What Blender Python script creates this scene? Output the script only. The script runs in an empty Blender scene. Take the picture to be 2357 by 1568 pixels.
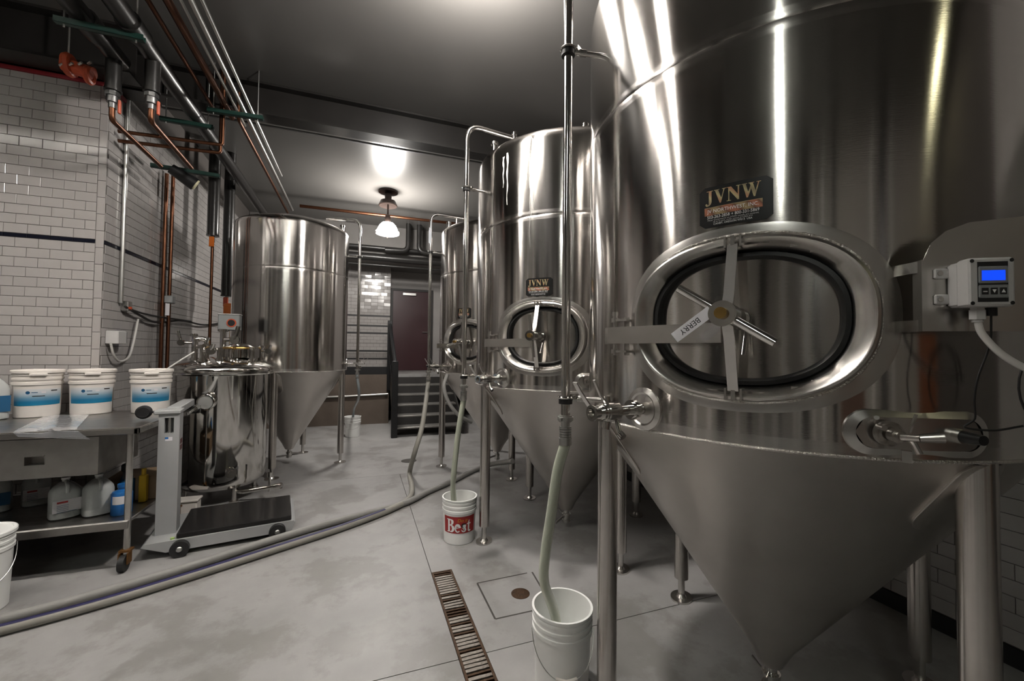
import bpy, math, random
from mathutils import Vector, Matrix
PI = math.pi
rnd = random.Random(7)
scene = bpy.context.scene
C = scene.collection

# ------------------------------------------------------------------ camera
F_PX, YAW, PITCH, ROLL, CAM_H = 952.24, 0.3517, 0.0267, 0.0112, 1.62
def cam_axes():
    cy, sy, cp, sp = math.cos(YAW), math.sin(YAW), math.cos(PITCH), math.sin(PITCH)
    f = Vector((sy * cp, cy * cp, sp)); r = Vector((cy, -sy, 0)); u = r.cross(f)
    cr, sr = math.cos(ROLL), math.sin(ROLL)
    return cr * r + sr * u, -sr * r + cr * u, f
RX, UX, FX = cam_axes()
cam_data = bpy.data.cameras.new('camera')
cam_data.sensor_width = 36.0
cam_data.lens = F_PX * 36.0 / 2357.0
cam_data.clip_start = 0.02
cam = bpy.data.objects.new('camera', cam_data)
C.objects.link(cam)
m3 = Matrix((RX, UX, -FX)).transposed()
cam.matrix_world = Matrix.Translation((0, 0, CAM_H)) @ m3.to_4x4()
scene.camera = cam

# ------------------------------------------------------------------ world, exposure
w = bpy.data.worlds.new('world'); scene.world = w; w.use_nodes = True
w.node_tree.nodes['Background'].inputs[0].default_value = (0.55, 0.55, 0.55, 1)
w.node_tree.nodes['Background'].inputs[1].default_value = 0.0
vs = scene.view_settings
vs.view_transform = 'Standard'; vs.look = 'None'; vs.gamma = 1.0; vs.use_curve_mapping = False
vs.exposure = 1.82
scene.cycles.use_denoising = True
scene.cycles.max_bounces = 8
scene.cycles.glossy_bounces = 5
scene.cycles.transmission_bounces = 6
scene.cycles.sample_clamp_indirect = 6.0
scene.cycles.caustics_reflective = False
scene.cycles.caustics_refractive = False
TUBE_E, PEND_E, GLOBE_E = 14.0, 66.0, 150.0

# ------------------------------------------------------------------ pixel helpers (2357 x 1568 frame)
def ray(px, py):
    return RX * ((px - 1178.5) / F_PX) - UX * ((py - 784.0) / F_PX) + FX
def onz(px, py, z):
    d = ray(px, py); return Vector((0, 0, CAM_H)) + d * ((z - CAM_H) / d.z)
def ony(px, py, y):
    d = ray(px, py); return Vector((0, 0, CAM_H)) + d * (y / d.y)
def onx(px, py, x):
    d = ray(px, py); return Vector((0, 0, CAM_H)) + d * (x / d.x)

# ------------------------------------------------------------------ materials
MATS = {}
def mat(name, col, rough=0.5, metal=0.0, var=0.0, vscale=8.0, bump=0.0, bscale=60.0, rvar=0.0,
        aniso=0.0, emit=None, es=0.0, trans=0.0, ior=1.45, spec=0.5, stretch=(1, 1, 1), coat=0.0, col2=None):
    if name in MATS: return MATS[name]
    m = bpy.data.materials.new(name); m.use_nodes = True
    nt = m.node_tree; b = nt.nodes['Principled BSDF']
    b.inputs['Base Color'].default_value = (*col, 1); b.inputs['Roughness'].default_value = rough
    b.inputs['Metallic'].default_value = metal; b.inputs['IOR'].default_value = ior
    b.inputs['Specular IOR Level'].default_value = spec
    b.inputs['Transmission Weight'].default_value = trans
    b.inputs['Coat Weight'].default_value = coat
    tc = nt.nodes.new('ShaderNodeTexCoord'); mp = nt.nodes.new('ShaderNodeMapping')
    mp.inputs['Scale'].default_value = stretch
    nt.links.new(tc.outputs['Object'], mp.inputs[0])
    nz = nt.nodes.new('ShaderNodeTexNoise'); nz.inputs['Scale'].default_value = vscale
    nz.inputs['Detail'].default_value = 5; nt.links.new(mp.outputs[0], nz.inputs['Vector'])
    mx = nt.nodes.new('ShaderNodeMix'); mx.data_type = 'RGBA'
    c2 = col2 if col2 else tuple(max(0, c * (1 - var)) for c in col)
    c1 = col if col2 else tuple(min(1, c * (1 + var * .5)) for c in col)
    mx.inputs[6].default_value = (*c1, 1); mx.inputs[7].default_value = (*c2, 1)
    nt.links.new(nz.outputs['Fac'], mx.inputs[0]); nt.links.new(mx.outputs[2], b.inputs['Base Color'])
    if rvar:
        mr = nt.nodes.new('ShaderNodeMapRange'); mr.inputs[3].default_value = max(.02, rough - rvar); mr.inputs[4].default_value = rough + rvar
        nt.links.new(nz.outputs['Fac'], mr.inputs[0]); nt.links.new(mr.outputs[0], b.inputs['Roughness'])
    if bump:
        nb = nt.nodes.new('ShaderNodeTexNoise'); nb.inputs['Scale'].default_value = bscale; nb.inputs['Detail'].default_value = 4
        nt.links.new(mp.outputs[0], nb.inputs['Vector'])
        bp = nt.nodes.new('ShaderNodeBump'); bp.inputs['Strength'].default_value = bump; bp.inputs['Distance'].default_value = 0.01
        nt.links.new(nb.outputs['Fac'], bp.inputs['Height']); nt.links.new(bp.outputs[0], b.inputs['Normal'])
    if aniso:
        tg = nt.nodes.new('ShaderNodeTangent'); tg.direction_type = 'RADIAL'; tg.axis = 'Z'
        nt.links.new(tg.outputs[0], b.inputs['Tangent'])
        b.inputs['Anisotropic'].default_value = aniso; b.inputs['Anisotropic Rotation'].default_value = 0.25
    if emit:
        b.inputs['Emission Color'].default_value = (*emit, 1); b.inputs['Emission Strength'].default_value = es
    MATS[name] = m
    return m

def shell_material(name, seams):
    """brushed stainless sheet: vertical smear, satin bands ground over the weld seams"""
    m = mat(name, (.60, .575, .55), rough=.2, metal=1.0, var=.16, vscale=1.3, aniso=.9, stretch=(9, 9, .25))
    nt = m.node_tree; b = nt.nodes['Principled BSDF']
    tc = nt.nodes.new('ShaderNodeTexCoord'); sp = nt.nodes.new('ShaderNodeSeparateXYZ')
    nt.links.new(tc.outputs['Object'], sp.inputs[0])
    prev = None
    for z in seams:
        s = nt.nodes.new('ShaderNodeMath'); s.operation = 'SUBTRACT'; s.inputs[1].default_value = z
        nt.links.new(sp.outputs['Z'], s.inputs[0])
        a = nt.nodes.new('ShaderNodeMath'); a.operation = 'ABSOLUTE'; nt.links.new(s.outputs[0], a.inputs[0])
        l = nt.nodes.new('ShaderNodeMath'); l.operation = 'LESS_THAN'; l.inputs[1].default_value = .035
        nt.links.new(a.outputs[0], l.inputs[0])
        if prev is None: prev = l
        else:
            mx = nt.nodes.new('ShaderNodeMath'); mx.operation = 'MAXIMUM'
            nt.links.new(prev.outputs[0], mx.inputs[0]); nt.links.new(l.outputs[0], mx.inputs[1]); prev = mx
    nz = nt.nodes.new('ShaderNodeTexNoise'); nz.inputs['Scale'].default_value = 2.0; nz.inputs['Detail'].default_value = 6
    mp = nt.nodes.new('ShaderNodeMapping'); mp.inputs['Scale'].default_value = (8, 8, .3)
    nt.links.new(tc.outputs['Object'], mp.inputs[0]); nt.links.new(mp.outputs[0], nz.inputs['Vector'])
    mr = nt.nodes.new('ShaderNodeMapRange'); mr.inputs[3].default_value = .10; mr.inputs[4].default_value = .17
    nt.links.new(nz.outputs['Fac'], mr.inputs[0])
    ma = nt.nodes.new('ShaderNodeMath'); ma.operation = 'MULTIPLY_ADD'; ma.inputs[1].default_value = .06
    nt.links.new(prev.outputs[0], ma.inputs[0]); nt.links.new(mr.outputs[0], ma.inputs[2])
    nt.links.new(ma.outputs[0], b.inputs['Roughness'])
    # faint scratches and dried drips
    ns = nt.nodes.new('ShaderNodeTexNoise'); ns.inputs['Scale'].default_value = 30; ns.inputs['Detail'].default_value = 2
    mp2 = nt.nodes.new('ShaderNodeMapping'); mp2.inputs['Scale'].default_value = (1, 1, 18)
    nt.links.new(tc.outputs['Object'], mp2.inputs[0]); nt.links.new(mp2.outputs[0], ns.inputs['Vector'])
    bp = nt.nodes.new('ShaderNodeBump'); bp.inputs['Strength'].default_value = .035; bp.inputs['Distance'].default_value = .004
    nt.links.new(ns.outputs['Fac'], bp.inputs['Height']); nt.links.new(bp.outputs[0], b.inputs['Normal'])
    return m

def concrete_material(name):
    m = bpy.data.materials.new(name); m.use_nodes = True; nt = m.node_tree; b = nt.nodes['Principled BSDF']
    geo = nt.nodes.new('ShaderNodeNewGeometry')
    def noise(s, d, r=.6):
        n = nt.nodes.new('ShaderNodeTexNoise'); n.inputs['Scale'].default_value = s; n.inputs['Detail'].default_value = d
        n.inputs['Roughness'].default_value = r; nt.links.new(geo.outputs['Position'], n.inputs['Vector']); return n
    n1, n2, n3 = noise(.8, 8, .68), noise(1.7, 9, .66), noise(60, 3)
    r1 = nt.nodes.new('ShaderNodeValToRGB'); e = r1.color_ramp.elements
    e[0].position, e[0].color = .34, (.245, .240, .235, 1); e[1].position, e[1].color = .66, (.335, .328, .322, 1)
    nt.links.new(n1.outputs['Fac'], r1.inputs[0])
    r2 = nt.nodes.new('ShaderNodeValToRGB'); e = r2.color_ramp.elements
    e[0].position, e[0].color = .43, (.80, .79, .775, 1); e[1].position, e[1].color = .50, (1.03, 1.03, 1.03, 1)
    nt.links.new(n2.outputs['Fac'], r2.inputs[0])
    mu = nt.nodes.new('ShaderNodeMix'); mu.data_type = 'RGBA'; mu.blend_type = 'MULTIPLY'; mu.inputs[0].default_value = 1
    nt.links.new(r1.outputs[0], mu.inputs[6]); nt.links.new(r2.outputs[0], mu.inputs[7])
    nt.links.new(mu.outputs[2], b.inputs['Base Color'])
    mr = nt.nodes.new('ShaderNodeMapRange'); mr.inputs[1].default_value = .35; mr.inputs[2].default_value = .65
    mr.inputs[3].default_value = .36; mr.inputs[4].default_value = .52
    nt.links.new(n2.outputs['Fac'], mr.inputs[0]); nt.links.new(mr.outputs[0], b.inputs['Roughness'])
    bp = nt.nodes.new('ShaderNodeBump'); bp.inputs['Strength'].default_value = .12; bp.inputs['Distance'].default_value = .003
    nt.links.new(n3.outputs['Fac'], bp.inputs['Height']); nt.links.new(bp.outputs[0], b.inputs['Normal'])
    return m

M_SHELL = shell_material('brushed_stainless_sheet', (1.335, 2.655))
M_CONE = mat('satin_stainless_cone', (.56, .53, .50), .36, 1, .2, 3.0, bump=.04, bscale=140, rvar=.05)
M_STEEL = mat('stainless_satin', (.60, .58, .555), .27, 1, .15, 12)
M_POL = mat('stainless_polished', (.66, .645, .62), .11, 1, .08, 10)
M_LEG = mat('stainless_tube', (.56, .53, .50), .24, 1, .12, 6, aniso=.7)
M_MIRROR = mat('mirror_stainless', (.60, .585, .56), .07, 1, .10, 4, bump=.02, bscale=3)
M_WELD = mat('weld_bead', (.75, .72, .68), .22, 1, .3, 200, bump=.8, bscale=160)
M_GASKET = mat('black_rubber', (.012, .012, .012), .45, 0, .3, 20)
M_BRONZE = mat('bronze', (.42, .27, .09), .35, 1, .3, 60)
M_BLACKP = mat('black_plastic', (.015, .015, .016), .4, 0, .3, 20)
M_WHITEP = mat('white_bucket_plastic', (.88, .88, .86), .38, 0, .05, 6)
M_CREAMP = mat('cream_bucket_plastic', (.80, .75, .70), .4, 0, .06, 6)
M_GREYP = mat('grey_enclosure_plastic', (.52, .51, .50), .45, 0, .05, 30)
M_GREYD = mat('grey_module_plastic', (.25, .26, .26), .4, 0, .06, 30)
M_COPPER = mat('aged_copper', (.15, .066, .038), .38, 1, .5, 14, rvar=.1)
M_COND = mat('galvanised_conduit', (.58, .58, .56), .32, 1, .2, 10)
M_VALVE = mat('dull_valve_metal', (.22, .22, .22), .4, 1, .3, 20)
M_BLKPIPE = mat('black_pipe_insulation', (.022, .021, .02), .30, 0, .3, 12, bump=.05, bscale=20)
M_BEAM = mat('black_beam_paint', (.018, .0165, .0155), .33, 0, .4, 5, bump=.1, bscale=14)
M_GREEN = mat('green_strut_paint', (.010, .04, .031), .45, 0, .3, 20)
M_ORANGE = mat('orange_plastic', (.80, .19, .02), .4, 0, .12, 20)
M_REDV = mat('red_orange_paint', (.55, .09, .035), .42, 0, .35, 20)
M_RED = mat('red_trim_paint', (.30, .022, .03), .45, 0, .25, 8)
M_SCALE = mat('grey_scale_paint', (.36, .365, .365), .45, 0, .06, 14, bump=.05, bscale=300)
M_SCALEB = mat('black_scale_plate', (.02, .019, .019), .16, 0, .3, 6, rvar=.05)
M_RUBBER = mat('wheel_rubber', (.02, .02, .02), .55, 0, .3, 20)
M_CASTER = mat('rusty_caster', (.25, .12, .04), .5, .7, .5, 40)
M_TABLE = mat('worn_table_steel', (.42, .40, .38), .34, 1, .35, 9, rvar=.1, stretch=(1, 4, 1))
M_TABLED = mat('dull_drawer_steel', (.34, .325, .31), .42, 1, .35, 10, rvar=.08)
M_TILE = mat('glazed_white_tile', (.41, .388, .375), .14, 0, .10, 1.6, spec=.6)
M_TILEK = mat('glazed_black_tile', (.010, .011, .02), .12, 0, .2, 3)
M_GROUT = mat('grey_grout', (.12, .108, .10), .9, 0, .2, 30)
M_CEIL = mat('grey_ceiling_paint', (.125, .12, .114), .30, 0, .12, 1.2, bump=.05, bscale=6, spec=.55)
M_PLASTER = mat('painted_plaster', (.42, .40, .385), .55, 0, .15, 2)
M_REAR = mat('dim_brown_wall_paint', (.30, .275, .25), .6, 0, .2, 2)
M_PALE = mat('pale_reflection_strip', (.62, .60, .57), .5, 0, .1, 3)  # pale colour of the added strips on the unseen walls
M_DARKWALL = mat('soffit_paint', (.20, .19, .18), .6, 0, .25, 3)
M_FLOOR = concrete_material('polished_concrete')
M_JOINT = mat('dark_joint', (.06, .055, .05), .8, 0, .3, 30)
M_OLDCON = mat('stained_concrete', (.16, .125, .10), .75, 0, .5, 2.2, bump=.3, bscale=14, col2=(.055, .042, .033))
M_RAIL = mat('black_rail_paint', (.010, .010, .011), .4, 0, .2, 10)
M_TREAD = mat('worn_tread_steel', (.26, .25, .235), .4, .6, .35, 12)
M_STRING = mat('dark_stringer', (.03, .028, .027), .5, 0, .3, 8)
M_DOOR = mat('maroon_door_paint', (.045, .012, .016), .38, 0, .2, 3)
M_RUST = mat('rusty_grate', (.11, .055, .025), .55, .5, .7, 22, bump=.4, bscale=60, col2=(.02, .014, .01))
M_GRATE = mat('worn_cast_bar', (.50, .46, .42), .36, .4, .5, 26, bump=.3, bscale=60, col2=(.06, .034, .018))
M_HOSE = mat('grey_hose_rubber', (.27, .263, .25), .55, 0, .18, 14, bump=.1, bscale=40)
M_HOSEB = mat('beige_hose_rubber', (.30, .288, .255), .5, 0, .18, 14)
M_BLUE = mat('navy_hose_stripe', (.022, .02, .075), .5, 0, .2, 10)
M_CLEAR = mat('milky_hose_vinyl', (.66, .70, .57), .25, 0, .12, 8, trans=.35, ior=1.2)
M_JUG = mat('milky_jug_plastic', (.74, .76, .75), .32, 0, .06, 8, trans=.35, ior=1.3)
M_LIQ = mat('jug_liquid', (.72, .75, .74), .15, 0, .05, 6)
M_LABELW = mat('white_label', (.72, .70, .72), .5, 0, .04, 10)
M_LABELR = mat('red_label_print', (.36, .022, .022), .5, 0, .1, 10)
M_LABELN = mat('navy_label_print', (.015, .10, .22), .5, 0, .1, 10)
M_LABELK = mat('black_print', (.015, .015, .016), .5, 0, .1, 10)
M_BLUEB = mat('blue_bottle_plastic', (.015, .14, .42), .35, 0, .1, 10)
M_YELL = mat('yellow_plastic', (.55, .35, .02), .45, 0, .15, 10)
M_CARD = mat('tan_cardboard', (.30, .21, .13), .75, 0, .25, 6)
M_WHITE = mat('white_print', (.85, .85, .84), .45, 0, .03, 10)
M_PAPER = mat('paper_tag', (.74, .73, .76), .6, 0, .04, 10)
M_CABLEW = mat('white_cable', (.62, .60, .57), .45, 0, .06, 10)
M_CABLEK = mat('black_cable', (.012, .012, .012), .45, 0, .2, 10)
M_SCREEN = mat('blue_screen', (.01, .03, .2), .3, 0, .1, 40, emit=(.004, .06, 1.0), es=.33)
M_BAG = mat('clear_plastic_film', (.75, .76, .80), .18, 0, .2, 12, trans=.75, ior=1.2, bump=.5, bscale=18)
M_GLASS = mat('gauge_glass', (.55, .55, .53), .08, 0, .1, 10, trans=.5)
M_TUBE = mat('fluorescent_tube', (.9, .9, .9), .4, 0, .02, 5, emit=(1.0, .945, .885), es=TUBE_E)
M_TUBEG = mat('greenish_tube', (.9, .9, .8), .4, 0, .02, 5, emit=(.98, .93, .60), es=TUBE_E * .16)
M_PEND = mat('lit_glass_shade', (.9, .9, .9), .3, 0, .02, 5, emit=(1.0, .955, .90), es=PEND_E)
M_GLOBE = mat('lit_glass_globe', (.9, .9, .9), .3, 0, .02, 5, emit=(1.0, .95, .89), es=GLOBE_E)
M_FIX = mat('white_fixture_enamel', (.7, .7, .68), .4, 0, .05, 10)
M_BRONZEF = mat('dark_bronze_fixture', (.035, .024, .02), .38, .6, .3, 10)
M_WOOD = mat('dark_brown_panel', (.10, .045, .025), .5, 0, .35, 5, stretch=(1, 1, .2))

def gradient_label_material():
    m = bpy.data.materials.new('blue_gradient_label'); m.use_nodes = True; nt = m.node_tree; b = nt.nodes['Principled BSDF']
    tc = nt.nodes.new('ShaderNodeTexCoord'); sp = nt.nodes.new('ShaderNodeSeparateXYZ'); nt.links.new(tc.outputs['Object'], sp.inputs[0])
    mr = nt.nodes.new('ShaderNodeMapRange'); mr.inputs[1].default_value = .10; mr.inputs[2].default_value = .235
    nt.links.new(sp.outputs['Z'], mr.inputs[0])
    r = nt.nodes.new('ShaderNodeValToRGB'); e = r.color_ramp.elements
    e[0].position, e[0].color = 0, (.008, .20, .36, 1); e[1].position, e[1].color = 1, (.74, .72, .70, 1)
    x = e.new(.22); x.color = (.01, .17, .33, 1); x = e.new(.45); x.color = (.16, .32, .45, 1); x = e.new(.7); x.color = (.50, .57, .62, 1)
    nt.links.new(mr.outputs[0], r.inputs[0]); nt.links.new(r.outputs[0], b.inputs['Base Color']); b.inputs['Roughness'].default_value = .42
    return m
M_GRAD = gradient_label_material()
def foil_material(name, c):
    """printed foil: bands of gold, copper and brown"""
    m = bpy.data.materials.new(name); m.use_nodes = True; nt = m.node_tree; b = nt.nodes['Principled BSDF']
    tc = nt.nodes.new('ShaderNodeTexCoord'); wv = nt.nodes.new('ShaderNodeTexWave'); wv.bands_direction = 'DIAGONAL'
    wv.inputs['Scale'].default_value = 9; wv.inputs['Distortion'].default_value = 3
    nt.links.new(tc.outputs['Object'], wv.inputs['Vector'])
    r = nt.nodes.new('ShaderNodeValToRGB'); e = r.color_ramp.elements
    e[0].position, e[0].color = 0, c[0]; e[1].position, e[1].color = 1, c[2]; x = e.new(.5); x.color = c[1]
    nt.links.new(wv.outputs['Fac'], r.inputs[0]); nt.links.new(r.outputs[0], b.inputs['Base Color'])
    b.inputs['Roughness'].default_value = .45; b.inputs['Metallic'].default_value = .1
    return m
M_GOLD = foil_material('gold_foil_print', [(.45, .24, .13, 1), (.50, .42, .22, 1), (.30, .24, .14, 1)])
M_COPF = foil_material('copper_foil_print', [(.42, .15, .08, 1), (.16, .07, .04, 1), (.36, .26, .13, 1)])
M_PLATE = mat('black_plate_print', (.008, .008, .008), .35, 0, .1, 10)

# ------------------------------------------------------------------ mesh builder
class MB:
    def __init__(s): s.v, s.f = [], []
    def add(s, vs, fs, M=None):
        o = len(s.v)
        for p in vs:
            p = Vector(p)
            s.v.append(tuple(M @ p) if M else tuple(p))
        s.f += [tuple(i + o for i in f) for f in fs]
        return s
    def box(s, x0, x1, y0, y1, z0, z1, M=None):
        v = [(x, y, z) for z in (z0, z1) for y in (y0, y1) for x in (x0, x1)]
        return s.add(v, [(0, 2, 3, 1), (4, 5, 7, 6), (0, 1, 5, 4), (2, 6, 7, 3), (0, 4, 6, 2), (1, 3, 7, 5)], M)
    def cbox(s, c, d, M=None):
        return s.box(c[0] - d[0] / 2, c[0] + d[0] / 2, c[1] - d[1] / 2, c[1] + d[1] / 2, c[2] - d[2] / 2, c[2] + d[2] / 2, M)
    def bbox(s, x0, x1, y0, y1, z0, z1, b=.006, M=None):
        """box with chamfered edges"""
        L = []
        for (z, i) in ((z0, b), (z0 + b, 0), (z1 - b, 0), (z1, b)):
            X0, X1, Y0, Y1 = x0 + i, x1 - i, y0 + i, y1 - i
            L.append([(X0 + b, Y0, z), (X1 - b, Y0, z), (X1, Y0 + b, z), (X1, Y1 - b, z), (X1 - b, Y1, z), (X0 + b, Y1, z), (X0, Y1 - b, z), (X0, Y0 + b, z)])
        return s.loft(L, True, True, M)
    def loft(s, loops, cap0=False, cap1=False, M=None, closed=True):
        n = len(loops[0]); v = [p for l in loops for p in l]; f = []
        for k in range(len(loops) - 1):
            for i in range(n if closed else n - 1):
                j = (i + 1) % n
                f.append((k * n + i, k * n + j, (k + 1) * n + j, (k + 1) * n + i))
        if cap0: f.append(tuple(range(n - 1, -1, -1)))
        if cap1: f.append(tuple((len(loops) - 1) * n + i for i in range(n)))
        return s.add(v, f, M)
    def cyl(s, a, b, r, r1=None, n=16, caps=True):
        a, b = Vector(a), Vector(b); r1 = r if r1 is None else r1
        d = (b - a).normalized(); q = d.to_track_quat('Z', 'Y').to_matrix()
        l = lambda c, R: [c + q @ Vector((R * math.cos(t * 2 * PI / n), R * math.sin(t * 2 * PI / n), 0)) for t in range(n)]
        return s.loft([l(a, r), l(b, r1)], caps, caps)
    def pipe(s, a, b, r, ri, n=16):
        a, b = Vector(a), Vector(b); d = (b - a).normalized(); q = d.to_track_quat('Z', 'Y').to_matrix()
        l = lambda c, R: [c + q @ Vector((R * math.cos(t * 2 * PI / n), R * math.sin(t * 2 * PI / n), 0)) for t in range(n)]
        return s.loft([l(a, ri), l(a, r), l(b, r), l(b, ri), l(a, ri)])
    def tube(s, pts, r, n=10, caps=True):
        pts = [Vector(p) for p in pts]; loops = []; up = None
        rs = r if isinstance(r, (list, tuple)) else [r] * len(pts)
        for i, p in enumerate(pts):
            d = (pts[min(i + 1, len(pts) - 1)] - pts[max(i - 1, 0)]).normalized()
            if up is None:
                up = Vector((0, 0, 1)) if abs(d.z) < .9 else Vector((1, 0, 0))
            x = d.cross(up).normalized(); up = x.cross(d).normalized()
            loops.append([p + (x * math.cos(t * 2 * PI / n) + up * math.sin(t * 2 * PI / n)) * rs[i] for t in range(n)])
        return s.loft(loops, caps, caps)
    def lathe(s, prof, n=32, M=None, cap0=False, cap1=False):
        L = [[(r * math.cos(t * 2 * PI / n), r * math.sin(t * 2 * PI / n), z) for t in range(n)] for r, z in prof]
        return s.loft(L, cap0, cap1, M)
    def prism(s, poly, z0, z1, M=None):
        return s.loft([[(x, y, z0) for x, y in poly], [(x, y, z1) for x, y in poly]], True, True, M)
    def torus(s, R, r, n=48, m=8, M=None):
        L = []
        for i in range(m + 1):
            a = i * 2 * PI / m
            L.append([((R + r * math.cos(a)) * math.cos(t * 2 * PI / n), (R + r * math.cos(a)) * math.sin(t * 2 * PI / n), r * math.sin(a)) for t in range(n)])
        return s.loft(L, M=M)
    def mesh(s, name, sharp=35):
        me = bpy.data.meshes.new(name); me.from_pydata(s.v, [], s.f); me.validate(); me.update()
        me.polygons.foreach_set('use_smooth', [True] * len(me.polygons))
        me.set_sharp_from_angle(angle=math.radians(sharp))
        return me

def spline(pts, k=6):
    """Catmull-Rom through the points"""
    P = [Vector(p) for p in pts]; P = [P[0] * 2 - P[1]] + P + [P[-1] * 2 - P[-2]]; out = []
    for i in range(1, len(P) - 2):
        for j in range(k):
            t = j / k; a, b, c, d = P[i - 1], P[i], P[i + 1], P[i + 2]
            out.append(.5 * ((2 * b) + (c - a) * t + (2 * a - 5 * b + 4 * c - d) * t * t + (3 * b - a - 3 * c + d) * t ** 3))
    return out + [P[-2]]
def bend(pts, r, k=6):
    """polyline with rounded corners"""
    P = [Vector(p) for p in pts]; out = [P[0]]
    for i in range(1, len(P) - 1):
        a, b = (P[i - 1] - P[i]), (P[i + 1] - P[i]); R = min(r, a.length * .49, b.length * .49)
        A, B = P[i] + a.normalized() * R, P[i] + b.normalized() * R
        for j in range(k + 1):
            t = j / k; out.append(A * (1 - t) ** 2 + P[i] * 2 * t * (1 - t) + B * t * t)
    return out + [P[-1]]

def obj(name, mb, m, parent=None, loc=None, sharp=35):
    me = mb.mesh(name, sharp) if isinstance(mb, MB) else mb
    if m is not None and not me.materials: me.materials.append(m)
    o = bpy.data.objects.new(name, me); C.objects.link(o)
    if parent: o.parent = parent
    if loc is not None: o.location = loc
    return o
def tag(o, label, cat, group=None):
    o['label'] = label; o['category'] = cat
    if group: o['group'] = group
    return o
def thing(name, label, cat, loc=(0, 0, 0), rz=0.0, group=None):
    o = bpy.data.objects.new(name, None); C.objects.link(o); o.empty_display_size = .1
    o.location = loc; o.rotation_euler = (0, 0, rz)
    return tag(o, label, cat, group)
def struct(name, mb, m, parent=None):
    o = obj(name, mb, m, parent)
    if not parent: o['kind'] = 'structure'
    return o
def dup(root, loc, rz, label, group=None):
    def cp(o, par):
        c = o.copy(); C.objects.link(c); c.parent = par
        for ch in kids.get(o.name, []): cp(ch, c)
        return c
    kids = {}
    for o in list(bpy.data.objects):
        if o.parent: kids.setdefault(o.parent.name, []).append(o)
    r = cp(root, None); r.location = loc; r.rotation_euler = (0, 0, rz); r['label'] = label
    if group: r['group'] = group
    return r
def text_mesh(body, size, align='CENTER', shear=0.0, extrude=0.0, sx=1.0):
    cu = bpy.data.curves.new('t', 'FONT'); cu.body = body; cu.size = size; cu.align_x = align; cu.shear = shear
    cu.resolution_u = 2
    o = bpy.data.objects.new('t', cu); C.objects.link(o)
    dg = bpy.context.evaluated_depsgraph_get(); dg.update()
    me = bpy.data.meshes.new_from_object(o.evaluated_get(dg))
    bpy.data.objects.remove(o); bpy.data.curves.remove(cu)
    for v in me.vertices: v.co.x *= sx
    me.materials.clear()
    return me
def flat(polys):
    mb = MB()
    for p in polys: mb.add([(x, y, 0) for x, y in p], [tuple(range(len(p)))])
    return mb.mesh('flat')
def map_mesh(me, fn):
    for v in me.vertices: v.co = fn(v.co)
    me.update(); return me

# ------------------------------------------------------------------ room constants
XR, XL, YP, YK, YB, YD, ZC = 3.25, -2.23, 4.85, 9.6, 10.9, 11.5, 4.5
XFAR, YREAR, LAND = -6.2, -5.0, 1.08
DX0, DX1, DY1 = .52, .668, 3.07                       # floor drain

# floor: a screed with separate slabs on it
fl = struct('floor', MB().box(XFAR, DX0, YREAR, YD, -.30, -.012).box(DX1, XR, YREAR, YD, -.30, -.012).box(DX0, DX1, DY1, YD, -.30, -.012).box(DX0, DX1, YREAR, -1.2, -.30, -.012).box(DX0, DX1, -1.2, DY1, -.30, -.22), M_JOINT)   # trench left open
def slab(poly):
    return obj('concrete_slab', MB().prism(poly, -.012, 0), M_FLOOR, fl)
G = .0025; YJ = 2.17
slab([(XFAR, YREAR), (-2.9, YREAR), (-2.9, YJ - G), (XFAR, YJ - G)])
slab([(-2.9 + 2 * G, YREAR), (DX0 - G, YREAR), (DX0 - G, YJ - G), (-2.9 + 2 * G, YJ - G)])
slab([(DX1 + G, YREAR), (XR, YREAR), (XR, YJ - G), (DX1 + G, YJ - G)])
slab([(XFAR, YJ + G), (DX0 - G, YJ + G), (DX0 - G, 5.62), (XFAR, 5.62)])
slab([(DX1 + G, YJ + G), (XR, YJ + G), (XR, 5.62), (DX0 + G, 5.62), (DX0 + G, DY1), (DX1 + G, DY1)])
slab([(XFAR, 5.62 + 2 * G), (XR, 5.62 + 2 * G), (XR, YD), (XFAR, YD)])
cj = MB()
for a, b in (((.80, 2.42), (.80, 2.83)), ((.80, 2.42), (1.20, 2.42)), ((1.20, 2.62), (1.22, 2.84)), ((.80, 2.83), (1.18, 2.84))):
    a, b = Vector((*a, 0)), Vector((*b, 0)); d = (b - a).normalized(); n = Vector((-d.y, d.x, 0)) * .006
    cj.add([a - n, b - n, b + n, a + n, ], [(0, 1, 2, 3)], Matrix.Translation((0, 0, .0006)))
obj('patch_outline', cj, M_JOINT, fl)

struct('ceiling', MB().box(XFAR, XR, YREAR, YD, ZC, ZC + .1), M_CEIL)

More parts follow.
